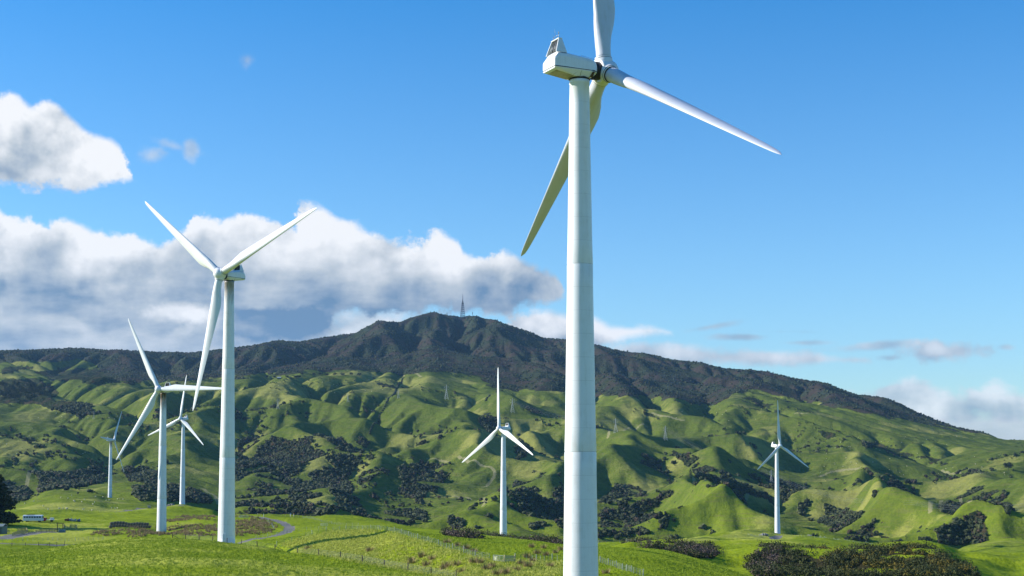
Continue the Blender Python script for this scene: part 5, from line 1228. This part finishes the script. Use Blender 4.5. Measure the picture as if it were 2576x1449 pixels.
# scrub and gorse: real bushes over the covered ground
ico = bmesh.new(); bmesh.ops.create_icosphere(ico, subdivisions=1, radius=1.0); IV = np.array([v.co[:] for v in ico.verts]); IF = np.array([[v.index for v in f.verts] for f in ico.faces]); ico.free()
ico = bmesh.new(); bmesh.ops.create_icosphere(ico, subdivisions=2, radius=1.0); IV2 = np.array([v.co[:] for v in ico.verts]); IF2 = np.array([[v.index for v in f.verts] for f in ico.faces]); ico.free()
def bushes(name, pts, size, mat, label, jit=.35, flat=.8, seed=1, smooth=True, fine=False):
    IV, IF = (IV2, IF2) if fine else (globals()['IV'], globals()['IF'])
    g = np.random.default_rng(seed); n = len(pts)
    R = size*(.45+1.25*g.random(n)**2.2)
    V = IV[None]*(1+jit*(g.random((n, len(IV), 1))*2-1))*R[:, None, None]
    V = V*np.array([1, 1, flat])[None, None]; V[:, :, 2] += (R*flat*.45)[:, None]; V = V+pts[:, None, :]
    Fx = IF[None]+(np.arange(n)*len(IV))[:, None, None]
    V = V.reshape(-1, 3).astype(np.float32); Fx = Fx.reshape(-1, 3).astype(np.int32)
    me = bpy.data.meshes.new(name); me.vertices.add(len(V)); me.vertices.foreach_set('co', V.ravel()); me.loops.add(Fx.size); me.loops.foreach_set('vertex_index', Fx.ravel())
    me.polygons.add(len(Fx)); me.polygons.foreach_set('loop_start', np.arange(0, Fx.size, 3, dtype=np.int32)); me.polygons.foreach_set('loop_total', np.full(len(Fx), 3, np.int32))
    me.polygons.foreach_set('use_smooth', np.full(len(Fx), smooth)); me.update(calc_edges=True); me.materials.append(mat)
    o = bpy.data.objects.new(name, me); COL.objects.link(o); o['kind'] = 'stuff'; o['label'] = label; return o
def scatter(mask, n, seed):
    """points on the ground, evenly by area, where mask is high"""
    g = np.random.default_rng(seed); idx = np.nonzero((mask > .5) & (PX > -120) & (PX < 2700))[0]
    dr = np.empty(nr); dr[1:] = np.diff(RR); dr[0] = dr[1]
    wgt = (GR*np.tile(dr, na))[idx]*mask[idx]; wgt /= wgt.sum()
    k = g.choice(idx, size=n, p=wgt); jx = g.uniform(-.5, .5, n)*GR[k]*(a_in[1]-a_in[0])*D2R*2; jy = g.uniform(-.5, .5, n)*dr[k % nr]*1.5
    return np.stack([GX[k]+jx, GY[k]+jy, GZ[k]], 1)
M_scrub = leaf_mat('scrub leaves', (.010, .018, .007), (.062, .072, .026)); M_brush = leaf_mat('brown scrub', (.020, .016, .010), (.060, .043, .028))
mk = scrub*(GR > 1200)*(GR < 2900)
bushes('scrub', scatter(mk, 30000, 1), 2.1, M_scrub, 'dark green scrub filling the gullies of the green hills', seed=2, fine=True, smooth=False, jit=.42)
bushes('brown_scrub', scatter(mk*sstep(.45, .6, n1+.1), 6500, 3), 1.9, M_brush, 'brown leafless scrub among the green in the gullies', seed=4, fine=True, smooth=False, jit=.42)
mf = forest*(GR > 2900)*(GR < 5400)
bushes('forest', scatter(mf, 42000, 5), 2.1, M_broad, 'dense native bush on the lower mountain', seed=6)
# near gorse and scrub, leafy
def leafy(name, pts, size, per, leaf, mat, label, seed):
    g = np.random.default_rng(seed); n = len(pts); R = size*(.45+1.5*g.random(n)**2.4)
    d = g.normal(size=(n, per, 3)); d /= np.linalg.norm(d, axis=2, keepdims=True); d *= (.55+.45*g.random((n, per, 1)))
    lump = 1+.28*np.sin(d[:, :, :1]*5+g.random((n, 1, 1))*6)*np.sin(d[:, :, 1:2]*6+g.random((n, 1, 1))*6)
    P = d*lump*R[:, None, None]*np.array([1, 1, .8]); P[:, :, 2] += (R*.45)[:, None]; P += pts[:, None, :]
    a = g.normal(size=(n, per, 3)); a /= np.linalg.norm(a, axis=2, keepdims=True); b = np.cross(a, d+.1*g.normal(size=d.shape)); b /= np.linalg.norm(b, axis=2, keepdims=True)+1e-9
    s_ = leaf*(.6+.8*g.random((n, per, 1)))
    Q = np.stack([P-a*s_, P+b*s_*.6, P+a*s_, P-b*s_*.6], 2).reshape(-1, 3).astype(np.float32); Fx = np.arange(len(Q), dtype=np.int32)
    me = bpy.data.meshes.new(name); me.vertices.add(len(Q)); me.vertices.foreach_set('co', Q.ravel()); me.loops.add(len(Fx)); me.loops.foreach_set('vertex_index', Fx)
    m4 = len(Fx)//4; me.polygons.add(m4); me.polygons.foreach_set('loop_start', np.arange(0, len(Fx), 4, dtype=np.int32)); me.polygons.foreach_set('loop_total', np.full(m4, 4, np.int32)); me.update(calc_edges=True); me.materials.append(mat)
    o = bpy.data.objects.new(name, me); COL.objects.link(o); o['kind'] = 'stuff'; o['label'] = label; return o
M_gorse = leaf_mat('gorse', (.018, .026, .008), (.075, .085, .024)); M_gorseb = leaf_mat('gorse in flower', (.06, .055, .012), (.24, .18, .025))
gm_ = near_scrub*(1-.0*GR)
leafy('gorse', scatter(gm_, 2300, 11), 1.7, 150, .27, M_gorse, 'gorse and scrub on the near slope at the lower right', 12)
leafy('flowering_gorse', scatter(gm_*poly_mask([(2050,1390),(2215,1388),(2282,1377),(2357,1387),(2432,1425),(2430,1452),(2100,1452)], 8, 8), 520, 13), 1.7, 130, .22, M_gorseb, 'gorse with yellow flowers at the lower right', 14)
leafy('heath', scatter(gm_*(PX < 1960), 500, 15), 1.7, 110, .24, leaf_mat('dead scrub', (.06, .042, .034), (.16, .12, .10)), 'grey brown leafless scrub in the hollow right of the nearest tower', 16)
# longer grass: clumps of blades over the near hill and knoll
def blades(name, pts, per, h, spread, w, mat, label, seed):
    g = np.random.default_rng(seed); n = len(pts); m = n*per; base = np.repeat(pts, per, 0)
    a = g.uniform(0, 6.283, m); q = np.sqrt(g.random(m))*spread; base = base+np.stack([np.cos(a)*q, np.sin(a)*q, -.03+0*q], 1)
    l = h*(.5+.8*g.random(m)); b = g.uniform(0, 6.283, m); lean = l*.6*g.random(m)
    tip = base+np.stack([np.cos(b)*lean+.15*l, np.sin(b)*lean, l], 1); s_ = np.stack([-np.sin(b)*w, np.cos(b)*w, 0*b], 1)
    V = np.stack([base-s_, base+s_, tip], 1).reshape(-1, 3).astype(np.float32); Fx = np.arange(len(V), dtype=np.int32)
    me = bpy.data.meshes.new(name); me.vertices.add(len(V)); me.vertices.foreach_set('co', V.ravel()); me.loops.add(len(Fx)); me.loops.foreach_set('vertex_index', Fx)
    k = len(Fx)//3; me.polygons.add(k); me.polygons.foreach_set('loop_start', np.arange(0, len(Fx), 3, dtype=np.int32)); me.polygons.foreach_set('loop_total', np.full(k, 3, np.int32)); me.update(calc_edges=True); me.materials.append(mat)
    o = bpy.data.objects.new(name, me); COL.objects.link(o); o['kind'] = 'stuff'; o['label'] = label; return o
M_gb = leaf_mat('grass blades', (.185, .26, .010), (.28, .345, .02)); M_gbd = leaf_mat('pale grass blades', (.36, .38, .05), (.50, .50, .12))
near_m = ((GR > 170) & (GR < 470)).astype(float)*(PY < 1475)*(1-gravel)
blades('grass', scatter(near_m, 110000, 31), 6, .25, .25, .035, M_gb, 'short green pasture grass on the near hill', 32)
knoll = poly_mask([(700,1374),(769,1351),(831,1337),(931,1333),(1001,1342),(1069,1363),(1144,1385),(1236,1408),(1420,1412),(1420,1452),(1100,1452),(966,1428),(800,1399)], 6, 5)*(GR < 480)
blades('long_grass', scatter(knoll, 14000, 33), 12, .42, .3, .035, M_gbd, 'longer pale grass on the fenced knoll', 34)
blades('rushes', scatter(rush*(GR < 900)*1.6, 1700, 35), 34, .85, .5, .06, M_tus, 'brown rushes covering the damp field', 36)

# ---------------------------------------------------------------- the air
hz_ = bpy.data.materials.new('haze'); hz_.use_nodes = True; hn = hz_.node_tree; hn.nodes.clear()
ho = hn.nodes.new('ShaderNodeOutputMaterial'); hv = hn.nodes.new('ShaderNodeVolumePrincipled'); hn.links.new(hv.outputs[0], ho.inputs['Volume'])
hv.inputs['Color'].default_value = (.34, .62, 1.0, 1); hv.inputs['Density'].default_value = 2.0e-5; hv.inputs['Anisotropy'].default_value = .2
hb = MB().box((0, 0, 250), (25000, 25000, 1300)); haze = hb.build('haze', hz_); haze['kind'] = 'stuff'; haze['label'] = 'thin blue haze over the distant mountain'
haze['category'] = 'haze'
